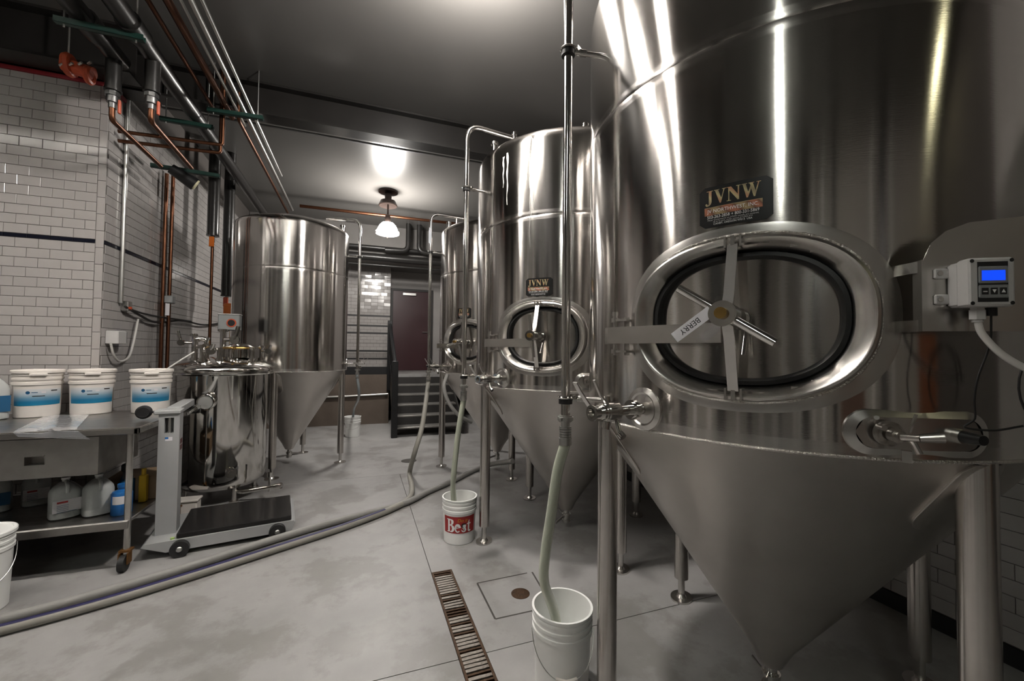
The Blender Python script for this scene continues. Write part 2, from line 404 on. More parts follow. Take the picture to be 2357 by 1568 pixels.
# tiled walls -------------------------------------------------------
PX, PZ, TT = .155, .0855, .008
def tile_mesh(wd, ht, nrm):
    b = .002; L = []
    for (i, d) in ((0, 0), (0, TT - b), (b, TT)):
        L.append([(-wd / 2 + i, -ht / 2 + i, d), (wd / 2 - i, -ht / 2 + i, d), (wd / 2 - i, ht / 2 - i, d), (-wd / 2 + i, ht / 2 - i, d)])
    R = {'-y': Matrix(((1, 0, 0), (0, 0, -1), (0, 1, 0))), '+x': Matrix(((0, 0, 1), (1, 0, 0), (0, 1, 0))), '-x': Matrix(((0, 0, -1), (-1, 0, 0), (0, 1, 0)))}[nrm].to_4x4()
    return MB().loft(L, False, True, R)
TCACHE = {}
def tile_wall(parent, nrm, at, u0, u1, z0, z1, pick, stripe=None, mats=(M_TILE, M_TILEK), jit=.004, clip=None):
    """running-bond tiles; those that pick() takes are objects of their own, the rest one piece of stuff"""
    bulk, bulkk, cnt = MB(), MB(), 0
    def place(u, z, wd, ht, black):
        nonlocal cnt
        pos = {'-y': (u, at, z), '+x': (at, u, z), '-x': (at, u, z)}[nrm]
        a, b = rnd.uniform(-jit, jit), rnd.uniform(-jit, jit)
        rot = {'-y': (a, 0, b), '+x': (0, a, b), '-x': (0, a, b)}[nrm]
        key = (round(wd, 3), round(ht, 3), nrm, black)
        if key not in TCACHE:
            t = tile_mesh(wd, ht, nrm); me = t.mesh('tile', 20); me.materials.append(mats[1] if black else mats[0]); TCACHE[key] = (t, me)
        t, me = TCACHE[key]
        if pick(u, z) and cnt < 298:
            o = bpy.data.objects.new('black_tile' if black else 'tile', me); C.objects.link(o); o.parent = parent
            o.location = pos; o.rotation_euler = rot; cnt += 1
        else:
            from mathutils import Euler
            (bulkk if black else bulk).add(t.v, t.f, Matrix.Translation(pos) @ Euler(rot).to_matrix().to_4x4())
    zs = []; z = stripe if stripe else z0
    if stripe:
        zz = stripe - .018
        while zz - PZ > z0: zz -= PZ; zs.append((zz + PZ / 2, PZ, False))
        zs.append(((zz + z0) / 2, zz - z0, False))
        zs.append((stripe, .034, True)); zz = stripe + .018
        while zz + PZ < z1: zs.append((zz + PZ / 2, PZ, False)); zz += PZ
        zs.append(((zz + z1) / 2, z1 - zz, False))
    else:
        zz = z0
        while zz + PZ < z1: zs.append((zz + PZ / 2, PZ, False)); zz += PZ
        zs.append(((zz + z1) / 2, z1 - zz, False))
    for z, h, blk in zs:
        if h < .012: continue
        k = round((z - z0) / PZ); u = u1; first = PX / 2 if k % 2 else PX
        while u > u0 + .01:
            wd = min(first, u - u0); first = PX
            if wd > .02: place(u - wd / 2, z, wd - .003, h - .003, blk)
            u -= wd
    for b, m in ((bulk, mats[0]), (bulkk, mats[1])):
        if b.v:
            o = obj('tile_field', b, m, parent, sharp=20); o['kind'] = 'stuff'
STRIPE, PTOP = 2.585, 4.03
pier = struct('wall_front_left', MB().box(XFAR, XL - .009, YP, YP + .25, 0, PTOP), M_GROUT)
tile_wall(pier, '-y', YP, -4.2, XL - .062, .05, PTOP, lambda u, z: u > -3.2 and z > 1.02, STRIPE)
zz = .05
while zz < PTOP - .05:                                  # narrow edging tiles on the corner
    h = min(PX, PTOP - zz)
    me = TCACHE.get('edge%.3f' % h)
    if me is None:
        me = tile_mesh(.058, h - .003, '-y').mesh('edge_tile', 20); me.materials.append(M_TILE); TCACHE['edge%.3f' % h] = me
    o = obj('edge_tile', me, None, pier, (XL - .031, YP, zz + h / 2)); zz += h
trim = struct('trim_1', MB().box(XFAR, XL + .02, YP - .02, YP + .25, PTOP, PTOP + .035), M_RED)
wl = struct('wall_left', MB().box(XL - .25, XL - .008, YP + .25, YD, 0, ZC), M_GROUT)
struct('wall_left_end', MB().box(XL - .0089, XL - .008, YP + .003, YP + .25, 0, PTOP), M_GROUT, wl)
tile_wall(wl, '+x', XL - .008, YP + .01, YK, .05, PTOP + .1, lambda u, z: u < 6.25 and z > 1.0 and z < 3.95, STRIPE)
wr = struct('wall_right', MB().box(XR, XR + .2, YREAR, YD, 0, ZC), M_GROUT)
tile_wall(wr, '-x', XR, -1.0, YK, .105, ZC - .02, lambda u, z: .7 < u < 2.6 and z < 1.05)
struct('baseboard_right', MB().box(XR - .015, XR, YREAR, YK, 0, .10), M_BLACKP)
struct('wall_rear', MB().box(XFAR, XR, YREAR - .2, YREAR, 0, ZC), M_REAR)
struct('wall_far_left', MB().box(XFAR - .2, XFAR, YREAR, YP + .25, 0, ZC), M_REAR)
# unseen rear of the room; doors and wall strips added to be mirrored
struct('added_door_brown', MB().box(-1.0, .1, YREAR, YREAR + .05, 0, 2.4), M_WOOD)
struct('added_door_orange', MB().box(2.4, 3.2, YREAR, YREAR + .05, 0, 2.6), mat('orange_brown_door', (.22, .07, .025), .5, 0, .3, 4))
for x0, x1, m in ((-5.9, -5.5, M_PALE), (-5.2, -5.05, M_BEAM), (-3.9, -3.75, M_PALE), (-3.5, -3.42, M_FIX), (-3.2, -2.8, M_BEAM), (-2.5, -2.38, M_PALE), (-1.9, -1.8, M_FIX), (-1.35, -1.2, M_BEAM), (.45, .56, M_PALE), (.8, 1.1, M_BEAM), (1.3, 1.36, M_FIX)):  # light and dark strips added to make reflection bands on the tanks
    struct('reflection_strip', MB().box(x0, x1, YREAR, YREAR + .12, 0, ZC - .02), m, bpy.data.objects['wall_rear'])
for y0, y1, m in ((-4.2, -3.9, M_PALE), (-3.2, -2.9, M_BEAM), (-2.2, -2.05, M_PALE), (-1.2, -.6, M_BEAM), (-.2, .1, M_PALE), (.9, 1.1, M_FIX), (1.6, 2.2, M_BEAM), (2.9, 3.1, M_PALE), (3.6, 4.1, M_BEAM)):  # more added strips, mirrored as vertical bands by the shells
    struct('reflection_strip', MB().box(XFAR, XFAR + .12, y0, y1, 0, ZC - .02), m, bpy.data.objects['wall_far_left'])

# back of the room: knee wall, landing, rear wall, door ----------------
struct('wall_knee', MB().box(XL, .62, YK, YK + .2, 0, LAND), M_OLDCON)
struct('floor_landing', MB().box(XL, XR, YK + .2, YD, LAND - .12, LAND).box(.62, XR, YK - .02, YK + .2, LAND - .12, LAND), M_FLOOR)
wb = struct('wall_back', MB().box(XL, .70, YB, YB + .2, LAND, ZC), M_GROUT)
PXs, PZs = PX, PZ
tile_wall(wb, '-y', YB, -1.0, .70, LAND + .02, 3.72, lambda u, z: False, None, jit=.03)
struct('wall_back_recess', MB().box(.70, XR, YD, YD + .15, LAND, ZC).box(.62, .70, YB + .2, YD, LAND, ZC), M_PLASTER)
obj('soffit', MB().box(XL, XR, YB - .9, YD, 3.74, ZC), M_DARKWALL, wb)
dr = struct('door_1', MB().bbox(.80, 1.80, YD - .05, YD, LAND, 3.22), M_DOOR)
obj('door_frame', MB().box(.74, .80, YD - .07, YD, LAND, 3.28).box(1.80, 1.86, YD - .07, YD, LAND, 3.28).box(.80, 1.80, YD - .07, YD, 3.22, 3.28), M_STRING, dr)
obj('door_handle', MB().cyl((1.70, YD - .05, 2.12), (1.70, YD - .11, 2.12), .012).cyl((1.70, YD - .11, 2.12), (1.58, YD - .11, 2.12), .011), M_STEEL, dr)
obj('door_closer', MB().bbox(1.05, 1.4, YD - .11, YD - .05, 3.1, 3.17), M_COND, dr)

# ------------------------------------------------------------------ fermentation tanks
ZB, ZS, ZR, ZA = 1.335, 2.655, 3.30, .17             # cone seam, mid seam, rim, cone tip
def oval(a, b, n=64, e=2.35):
    out = []
    for i in range(n):
        t = 2 * PI * i / n; c, s = math.cos(t), math.sin(t)
        out.append((a * math.copysign(abs(c) ** (2 / e), c), b * math.copysign(abs(s) ** (2 / e), s)))
    return out
def stadium(a, b, n=48):
    out = []
    for i in range(n):
        t = 2 * PI * i / n; c, s = math.cos(t), math.sin(t)
        out.append((b * c + math.copysign(a - b, c), b * s))
    return out
def serif_letters(word, h):
    """heavy roman capitals as polygons; returns list of polygons and width"""
    S = .045
    L = {
        'J': ([[(.10, 1), (.52, 1), (.52, 1 - S), (.43, 1 - S), (.43, .16), (.38, .02), (.26, -.08), (.10, -.10), (.01, -.02), (.02, .08), (.08, .11), (.14, .07), (.15, .0), (.20, -.01), (.24, .06), (.24, 1 - S), (.10, 1 - S)]], .56),
        'V': ([[(.0, 1), (.36, 1), (.36, 1 - S), (.28, 1 - S), (.48, .36), (.63, 1 - S), (.54, 1 - S), (.54, 1), (.80, 1), (.80, 1 - S), (.70, 1 - S), (.46, 0), (.38, 0), (.07, 1 - S), (.0, 1 - S)]], .80),
        'N': ([[(.0, 1), (.28, 1), (.70, .38), (.70, 1 - S), (.60, 1 - S), (.60, 1), (.88, 1), (.88, 1 - S), (.78, 1 - S), (.78, 0), (.68, 0), (.18, .74), (.18, S), (.28, S), (.28, 0), (.0, 0), (.0, S), (.10, S), (.10, 1 - S), (.0, 1 - S)]], .90),
        'W': ([[(.0, 1), (.34, 1), (.34, 1 - S), (.26, 1 - S), (.40, .38), (.54, .80), (.48, 1 - S), (.42, 1 - S), (.42, 1), (.76, 1), (.76, 1 - S), (.68, 1 - S), (.84, .38), (.99, 1 - S), (.90, 1 - S), (.90, 1), (1.16, 1), (1.16, 1 - S), (1.06, 1 - S), (.82, 0), (.73, 0), (.58, .58), (.39, 0), (.30, 0), (.07, 1 - S), (.0, 1 - S)]], 1.16)}
    x, out = 0, []
    for ch in word:
        ps, wd = L[ch]
        out += [[((px + x) * h, py * h) for px, py in p] for p in ps]; x += wd + .03
    return out, x * h
def ribbon(mb, path, wid, th, side):
    """flat bar swept along a path; side = direction of the bar's width"""
    side = Vector(side).normalized(); loops = []; P = [Vector(p) for p in path]
    for i, p in enumerate(P):
        d = (P[min(i + 1, len(P) - 1)] - P[max(i - 1, 0)]).normalized(); n = d.cross(side).normalized()
        loops.append([p + side * wid / 2 + n * th / 2, p - side * wid / 2 + n * th / 2, p - side * wid / 2 - n * th / 2, p + side * wid / 2 - n * th / 2])
    mb.loft(loops, True, True); return mb
def tri_clamp(mb, a, n, r, t=.018):
    a, n = Vector(a), Vector(n)
    mb.cyl(a - n * t / 2, a + n * t / 2, r, n=20).cyl(a - n * t * .9, a + n * t * .9, r * .82, n=20)
    return mb

def make_tank(name, label, R, RL, manway=True, cip_rel=-45.0, ztop=ZR, leg0=45.0, za=ZA):
    T = thing(name, label, 'tank', group='stainless fermentation tanks')
    pol = lambda deg, r, z: Vector((r * math.cos(math.radians(deg)), r * math.sin(math.radians(deg)), z))
    N = 128
    prof_ = [(R, ZB)] + [(R, 1.42 + .021 * k) for k in range(31)] + [(R, ZS - .02), (R, ZS - .0035), (R - .0015, ZS), (R, ZS + .0035), (R, ZS + .02), (R, ztop - .06), (R, ztop - .03), (R - .008, ztop - .005), (R - .03, ztop + .015)]
    NS = 216; sh_ = MB().lathe(prof_, NS)
    if manway:                                          # opening behind the manway collar
        keep = []
        for f in sh_.f:
            c = sum((Vector(sh_.v[i]) for i in f), Vector()) / 4; u = math.atan2(c.y, c.x) * R
            if (abs(u) / .325) ** 2.35 + (abs(c.z - 1.735) / .236) ** 2.35 > 1: keep.append(f)
        sh_.f = keep
    obj('shell', sh_, M_SHELL, T)
    hd = [(R - .03, ztop + .015)] + [((R - .05) * (1 - k / 8), ztop + .02 + .16 * (1 - (1 - k / 8) ** 2) ** 1.0) for k in range(1, 8)] + [(.02, ztop + .19)]
    obj('top_head', MB().lathe(hd, 64, cap1=True), M_STEEL, T)
    obj('cone', MB().lathe([(R, ZB), (R - .018, ZB - .014), (.095, za + .09), (.06, za + .02), (.05, za)], N, cap1=True), M_CONE, T)
    wb_ = MB(); n = 260; loops = []
    for i in range(7):
        a = i * 2 * PI / 6
        loops.append([((R + .001 + (.0045 + .0012 * math.sin(t * 2.3 + 1.7 * math.sin(t * .7))) * math.cos(a)) * math.cos(t * 2 * PI / n), (R + .001 + (.0045 + .0012 * math.sin(t * 2.3 + 1.7 * math.sin(t * .7))) * math.cos(a)) * math.sin(t * 2 * PI / n), ZB - .004 + .005 * math.sin(a)) for t in range(n)])
    obj('weld_seam', wb_.loft(loops), M_WELD, T)
    # legs with levelling feet and pads on the cone
    slope = (R - .018 - .095) / (ZB - .014 - (za + .09)); ang = math.atan(slope)
    for k in range(4):
        d = leg0 + 90 * k; p = pol(d, RL, 0)
        ztp = ZB - .014 - (R - .018 - (RL + .036)) / slope
        lg = obj('leg', MB().cyl(p + Vector((0, 0, .135)), p + Vector((0, 0, ztp)), .0435, n=28), M_LEG, T)
        ft = MB().cyl(p + Vector((0, 0, .012)), p + Vector((0, 0, .137)), .021, n=18)
        e = [(p.x + .082 * math.cos(t * PI / 14), p.y + .066 * math.sin(t * PI / 14)) for t in range(28)]
        ft.prism(e, 0, .012); ft.cyl(p + Vector((0, 0, .012)), p + Vector((0, 0, .03)), .034, .022, n=18)
        obj('foot', ft, M_STEEL, lg)
        # reinforcing pad: rounded plate lying on the cone
        nrm = Vector((math.cos(ang), 0, -math.sin(ang))); up = Vector((math.sin(ang), 0, math.cos(ang)))
        rc = RL - .03; zc = ZB - .014 - (R - .018 - rc) / slope
        loops = []
        for off, sc in ((.0, 1), (.005, 1), (.007, .97)):
            l = []
            for v, u in stadium(.16, .072):
                v, u = v * sc - .04, u * sc
                rr = rc + up.x * v; zz = zc + up.z * v; a_ = u / max(rr, .1)
                q = Vector((rr + nrm.x * off, 0, zz + nrm.z * off))
                l.append(Vector((q.x * math.cos(a_ + math.radians(d)), q.x * math.sin(a_ + math.radians(d)), min(q.z, ZB - .016))))
            loops.append(l)
        obj('leg_pad', MB().loft(loops, False, True), M_CONE, T)
    # outlet at the cone tip
    ov = MB().cyl((0, 0, za + .005), (0, 0, za - .05), .026, n=20); tri_clamp(ov, (0, 0, za - .052), (0, 0, 1), .040)
    ov.cyl((0, 0, za - .05), (0, 0, za - .10), .033, n=20); tri_clamp(ov, (0, 0, za - .105), (0, 0, 1), .038)
    ou = obj('outlet_valve', ov, M_POL, T)
    hb = MB(); ribbon(hb, [(.0, 0, za - .075), (.05, -.02, za - .06), (.17, -.05, za - .075)], .022, .006, (0, 0, 1)); ribbon(hb, [(.0, 0, za - .075), (-.01, -.05, za - .04), (-.01, -.08, za - .01)], .014, .006, (1, 0, 0))
    obj('valve_handle', hb, M_STEEL, ou)
    # fittings on the top
    for d, r, h, rr in ((cip_rel, R - .10, .14, .035), (cip_rel + 22, R - .12, .11, .02), (cip_rel + 70, R - .16, .09, .03), (cip_rel + 78, R - .17, .11, .018)):
        b = pol(d, r, ztop); obj('top_fitting', tri_clamp(MB().cyl(b, b + Vector((0, 0, h)), rr * .7, n=14), b + Vector((0, 0, h)), (0, 0, 1), rr), M_POL, T)
    # cleaning pipe: up the side, over the rim
    rp = R + .15; zt = ztop + .26
    path = bend([pol(cip_rel, rp, 1.335), pol(cip_rel, rp, zt), pol(cip_rel, R - .12, zt - .02), pol(cip_rel, R - .32, zt - .03)], .20, 8)
    cp = obj('cleaning_pipe', MB().tube(path, .0205, 16), M_POL, T)
    for z in (3.0, 1.405):
        cl = MB(); c0 = pol(cip_rel, rp, z); cl.cyl(c0 - Vector((0, 0, .017)), c0 + Vector((0, 0, .017)), .031, n=20)
        obj('pipe_clamp', cl, M_BLACKP, cp)
        cs = MB().cyl(pol(cip_rel, rp - .03, z + .004), pol(cip_rel, R - .005, z), .011, n=12)
        cs.cyl(pol(cip_rel, rp - .055, z + .004), pol(cip_rel, rp - .085, z + .004), .016, n=12).cbox(pol(cip_rel, rp - .04, z + .016), (.03, .03, .02))
        cs.torus(.032, .006, 20, 6, Matrix.Translation(c0 + Vector((0, 0, .012))))
        obj('clamp_bracket', cs, M_POL, cp)
    fe = MB(); tri_clamp(fe, pol(cip_rel, rp, 1.322), (0, 0, 1), .036, .016); fe.cbox(pol(cip_rel, rp, 1.322) + Vector((.034, .0, 0)), (.03, .014, .014))
    fe.cyl(pol(cip_rel, rp, 1.315), pol(cip_rel, rp, 1.285), .020)
    for q in range(5): fe.cyl(pol(cip_rel, rp, 1.285 - q * .011), pol(cip_rel, rp, 1.276 - q * .011), .027, n=18)
    fe.cyl(pol(cip_rel, rp, 1.235), pol(cip_rel, rp, 1.205), .029, n=18)
    obj('hose_tail', fe, M_COND, cp)
    # racking port with butterfly valve
    d = -22.0; nr = pol(d, 1, 0); tg = Vector((-nr.y, nr.x, 0)); zp = 1.41
    Mx = Matrix((( *tg, 0), (0, 0, 1, 0), (*nr, 0), (0, 0, 0, 1))).transposed(); Mx = Matrix.Translation(pol(d, R, zp)) @ Mx
    rk = obj('racking_port', MB().lathe([(.082, -.008), (.08, .004), (.062, .010), (.055, .006), (.032, .012), (.02, .014)], 40, Mx), M_STEEL, T)
    vb = MB(); P = lambda w_, u=0, v=0: pol(d, R, zp) + nr * w_ + tg * u + Vector((0, 0, v))
    vb.cyl(P(0), P(.06), .019, n=20); tri_clamp(vb, P(.058), nr, .037, .02); vb.cyl(P(.07), P(.15), .0185, n=20); tri_clamp(vb, P(.15), nr, .034, .02)
    vb.cyl(P(.16), P(.205), .034, n=24).cyl(P(.17), P(.195), .038, n=24); tri_clamp(vb, P(.21), nr, .032, .014)
    vb.cyl(P(.15, .01, -.03), P(.15, .03, -.075), .008).cyl(P(.15, .03, -.075), P(.15, .045, -.085), .013)
    vb.cyl(P(.185, 0, .03), P(.185, 0, .055), .014).cyl(P(.185, 0, -.03), P(.19, 0, -.06), .016, n=14)
    for q in range(4): vb.cyl(P(.165, .03 * math.cos(q * PI / 2 + .8), .03 * math.sin(q * PI / 2 + .8)), P(.2, .03 * math.cos(q * PI / 2 + .8), .03 * math.sin(q * PI / 2 + .8)), .006, n=8)
    vv = obj('butterfly_valve', vb, M_POL, rk)
    obj('open_spout', MB().pipe(P(.21), P(.255), .0225, .0185, 24).pipe(P(.250), P(.256), .028, .0185, 24), M_POL, rk)
    obj('valve_disc', MB().cyl(P(.212), P(.214), .0186, n=20), M_STEEL, rk)
    hb = MB(); ribbon(hb, [P(.20, -.012, -.03), P(.23, -.022, .0), P(.285, -.03, .075), P(.305, -.03, .105)], .022, .005, tg)
    ribbon(hb, [P(.19, .02, .02), P(.225, .012, .06), P(.255, .012, .115)], .010, .006, tg)
    obj('valve_lever', hb, M_STEEL, rk)
    # sampling pad, valve and thermowell
    cen = 30.5; loops = []
    for off, gr in ((-.004, 0), (.006, .004), (.014, .030)):
        l = []
        for u, v in stadium(.185 - gr, .066 - gr * .75):
            a_ = math.radians(cen) + u / R; l.append(Vector(((R + off) * math.cos(a_), (R + off) * math.sin(a_), 1.406 + v)))
        loops.append(l)
    sp_ = obj('sampling_pad', MB().loft(loops, False, False), M_STEEL, T)
    l2 = [[Vector((q.x, q.y, q.z)) for q in loops[-1]], [Vector((q.x * (R + .009) / (R + .014), q.y * (R + .009) / (R + .014), q.z)) for q in loops[-1]]]
    # inner face as strips so that it follows the curve
    face = MB(); Ls = []
    for k in range(-8, 9):
        t = k / 8; hh = .066 - .0225; aa = .185 - .030
        u = aa * t; lim = hh if abs(u) <= aa - hh else math.sqrt(max(0, hh ** 2 - (abs(u) - (aa - hh)) ** 2)); a_ = math.radians(cen) + u / R
        Ls.append([Vector(((R + .012) * math.cos(a_), (R + .012) * math.sin(a_), 1.406 + s_ * max(lim, .002))) for s_ in (-1, -.33, .33, 1)])
    face.loft(Ls, closed=False); obj('pad_face', face, M_STEEL, sp_)
    d2 = 24.5; n2 = pol(d2, 1, 0); t2 = Vector((-n2.y, n2.x, 0)); Q = lambda w_, u=0, v=0: pol(d2, R, 1.408) + n2 * w_ + t2 * u + Vector((0, 0, v))
    sv = MB(); tri_clamp(sv, Q(.03), n2, .034, .014); sv.cyl(Q(0), Q(.03), .02).cyl(Q(.03), Q(.085), .013, n=14).cyl(Q(.05), Q(.075), .018, n=14)
    sv.tube(bend([Q(.07), Q(.10, .012), Q(.115, .02, -.035)], .03), .0075, 10).cyl(Q(.03, -.028, .03), Q(.055, -.04, .045), .006).cyl(Q(.045, -.03, .02), Q(.07, -.03, .02), .007)
    sv.cyl(Q(.085), Q(.12, .02, .005), .009).cyl(Q(.115, .018, .005), Q(.125, .062, .012), .010, .015, n=12)
    sv.cbox(Q(.075, .015, -.05), (.02, .02, .03)); ribbon(sv, [Q(.06, .03, .01), Q(.07, .04, .06)], .008, .004, n2)
    obj('sample_valve', sv, M_LEG, sp_)
    d3 = 36.5; n3 = pol(d3, 1, 0)
    tw = obj('thermowell', MB().cyl(pol(d3, R, 1.405), pol(d3, R + .03, 1.405), .02, n=20), M_STEEL, sp_)
    obj('probe_plug', MB().cyl(pol(d3, R + .028, 1.405), pol(d3, R + .075, 1.405), .016, .013, n=18), M_BLACKP, sp_)
    if not manway: return T
    # ---------------- manway on +x
    zc = 1.735; W = lambda w_, u, v: Vector((R + w_, u, zc + v))
    def on_cyl(u, v, off): return Vector(((R + off) * math.cos(u / R), (R + off) * math.sin(u / R), zc + v))
    SU = .014
    pad = MB().loft([[on_cyl(u + SU, v, 0) for u, v in oval(.402, .297)], [on_cyl(u + SU, v, .006) for u, v in oval(.401, .296)], [on_cyl(u + SU, v, .007) for u, v in oval(.387, .285)], [on_cyl(u + SU, v, .007) for u, v in oval(.345, .250)]])
    mw = obj('manway', pad, M_STEEL, T)
    def wsurf(u): return math.sqrt(R * R - u * u) - R
    V = lambda w_, u, v: W(w_, u + .010, v)
    nk = MB().loft([[V(wsurf(u) - .0, u, v) for u, v in oval(.348, .262)], [V(.5 * wsurf(u) + .008, u, v) for u, v in oval(.346, .260)], [V(.010 + .15 * wsurf(u), u, v) for u, v in oval(.341, .256)], [V(.014 + .15 * wsurf(u), u, v) for u, v in oval(.334, .250)],
                    [V(.010 + .12 * wsurf(u), u, v) for u, v in oval(.328, .245)], [V(-.042, u, v) for u, v in oval(.284, .218)], [V(-.085, u, v) for u, v in oval(.282, .214)]])
    obj('manway_collar', nk, M_STEEL, mw)
    lw = []; n = 200
    for i in range(6):
        a = i * 2 * PI / 5; l = []
        for k, (u, v) in enumerate(oval(.354, .266, n)):
            rr = .0045 + .0015 * math.sin(k * 2.1 + 2 * math.sin(k * .9)); l.append(on_cyl(.010 + u * (1 + rr * math.cos(a) * 3), v * (1 + rr * math.cos(a) * 3), .008 + rr * math.sin(a)))
        lw.append(l)
    obj('collar_weld', MB().loft(lw), M_WELD, mw)
    gk = MB().loft([[V(-.052, u, v) for u, v in oval(.285, .219)], [V(-.036, u, v) for u, v in oval(.280, .214)], [V(-.034, u, v) for u, v in oval(.268, .202)], [V(-.046, u, v) for u, v in oval(.259, .193)], [V(-.07, u, v) for u, v in oval(.257, .191)]])
    obj('gasket', gk, M_GASKET, mw)
    ds = [[V(-.050 + .45 * wsurf(u * s_), u * s_, v * s_) for u, v in oval(.262, .196)] for s_ in (1, .85, .65, .45, .25, .08)]
    obj('manway_door', MB().loft(ds, False, True), M_SHELL, mw)
    bs = MB().cyl(W(-.04, 0, 0), W(.005, 0, 0), .036, .033, n=28).cyl(W(-.03, 0, 0), W(.13, 0, 0), .014, n=16).cyl(W(.0, .03, -.05), W(.05, .03, -.12), .007)
    obj('door_boss', bs, M_POL, mw)
    yk = MB(); ribbon(yk, [W(.004, 0, .232), W(.03, 0, .228), W(.088, 0, .065), W(.108, 0, .035), W(.108, 0, -.035), W(.088, 0, -.065), W(.03, 0, -.228), W(.004, 0, -.232)], .030, .012, (0, 1, 0))
    obj('yoke_bar', yk, M_STEEL, mw)
    for s_ in (1, -1):
        br = MB(); br.cbox(W(.012, 0, s_ * .243), (.05, .012, .03)).cbox(W(.012, .022, s_ * .240), (.05, .006, .036)).cbox(W(.012, -.022, s_ * .240), (.05, .006, .036))
        obj('yoke_bracket', br, M_STEEL, mw)
    ar = MB(); ribbon(ar, [W(-.075, -.455, -.05), W(-.02, -.452, -.05), W(.01, -.43, -.05), W(.095, -.02, -.05)], .062, .010, (0, 0, 1))
    obj('hinge_arm', ar, M_STEEL, mw)
    hg = MB().cyl(W(-.055, -.43, .035), W(-.055, -.43, -.125), .009, n=14).cyl(W(-.055, -.43, .03), W(-.055, -.43, .045), .013, n=14)
    for v in (.012, -.11): hg.cbox(W(-.075, -.405, v), (.07, .05, .008)).cyl(W(-.055, -.43, v - .008), W(-.055, -.43, v + .008), .017, n=14)
    hg.cbox(W(-.10, -.385, -.05), (.012, .05, .15))
    obj('hinge', hg, M_STEEL, mw)
    hub = obj('hub', MB().cyl(W(.112, 0, 0), W(.190, 0, 0), .037, n=28).cyl(W(.190, 0, 0), W(.193, 0, 0), .034, n=28), M_POL, mw)
    obj('screw_tip', MB().cyl(W(.19, 0, 0), W(.212, 0, 0), .0165, n=18), M_BRONZE, mw)
    hd_ = obj('handle_bar', MB().cyl((0, -.155, 0), (0, .150, 0), .0125, n=16), M_POL, mw, W(.155, 0, 0)); hd_.rotation_euler = (math.radians(-34), 0, 0)
    # maker's plate above the manway
    pw, ph, pz = .212, .136, 2.107
    on = lambda p, o=.0: Vector(((R + o) * math.cos(p.x / R), (R + o) * math.sin(p.x / R), pz + p.y))
    rc_ = []
    for cx_, cy_, a0 in ((1, 1, 0), (-1, 1, 90), (-1, -1, 180), (1, -1, 270)):
        for q in range(5):
            a_ = math.radians(a0 + q * 22.5); rc_.append((cx_ * (pw / 2 - .014) + .014 * math.cos(a_), cy_ * (ph / 2 - .014) + .014 * math.sin(a_)))
    cols = []
    for k in range(13):
        u = -pw / 2 + pw * k / 12; e_ = max(0, abs(u) - (pw / 2 - .014)); hh = ph / 2 - .014 + math.sqrt(max(0, .014 ** 2 - e_ ** 2)) - .00001
        cols.append([on(Vector((u, s_ * hh)), o) for s_, o in ((-1, .0005), (-1, .0022), (-.5, .0022), (0, .0022), (.5, .0022), (1, .0022), (1, .0005))])
    pl = obj('name_plate', MB().loft(cols, closed=False), M_PLATE, T)
    pl['label'] = "black maker's plate with gold lettering"
    ps, wd = serif_letters('JVNW', .046)
    def put(nm, me, dx, dy, m, o):
        map_mesh(me, lambda c: on(Vector((c.x + dx, c.y + dy)), o)); me.materials.append(m); obj(nm, me, None, pl)
    put('logo_lettering', flat(ps), -wd / 2 - .006, .009, M_GOLD, .0030)
    bw = .168
    put('plate_banner', flat([[(-bw / 2 + bw * k / 8, -.0155), (-bw / 2 + bw * (k + 1) / 8, -.0155), (-bw / 2 + bw * (k + 1) / 8, .0115), (-bw / 2 + bw * k / 8, .0115)] for k in range(8)]), -.006, -.012, M_COPF, .0028)
    put('banner_edge', flat([[(-bw / 2 + bw * k / 8, .0103), (-bw / 2 + bw * (k + 1) / 8, .0103), (-bw / 2 + bw * (k + 1) / 8, .0115), (-bw / 2 + bw * k / 8, .0115)] for k in range(8)]), -.006, -.012, M_GOLD, .0030)
    put('company_lettering', text_mesh('JV NORTHWEST, INC.', .0165, sx=.93), -.006, -.0195, M_WHITE, .0034)
    put('phone_lettering', text_mesh('503-263-2858 \u2666 800-331-5869'.replace('\u2666', '+'), .0145, sx=.84), -.006, -.0385, M_WHITE, .0032)
    put('small_lettering', text_mesh('Mixer Components on JVNW vessels are covered,', .0072), -.006, -.0460, M_GREYP, .0032)
    put('small_lettering', text_mesh('all or in part, under patent # 6,866,414', .0072), -.006, -.0525, M_GREYP, .0032)
    put('small_lettering', text_mesh('CANBY, OREGON 97013  USA', .0085), -.006, -.0605, M_WHITE, .0032)
    return T

TANK_R, TANK_RL = .8497, .8015
T1 = make_tank('fermentation_tank', 'large stainless cone-bottom tank with a controller box bracketed to its side', TANK_R, TANK_RL)
T1.location = (1.846, 1.441, 0); AZ1 = math.radians(-148.3); T1.rotation_euler = (0, 0, AZ1)
AZ2 = math.radians(-132.5)
T2 = dup(T1, (1.824, 3.458, 0), AZ2, 'stainless cone-bottom tank with dried white drips, beside the red-printed bucket')
T3 = dup(T1, (1.90, 5.75, 0), math.radians(-140), 'stainless cone-bottom tank whose pipe feeds a beige hose, by the black stair')
def find(root, name):
    for o in bpy.data.objects:
        if o.name.split('.')[0] == name:
            p = o
            while p.parent: p = p.parent
            if p == root: return o
for t, a in ((T2, 96), (T3, 20)):
    find(t, 'handle_bar').rotation_euler = (math.radians(a), 0, 0)
TL = make_tank('fermentation_tank', 'stainless cone-bottom tank standing behind the small mirror-polished vessel', .7244, .675, manway=False, cip_rel=-22, leg0=-30, za=.22)
TL.location = (-.906, 6.559, 0); TL.rotation_euler = (0, 0, math.radians(22))
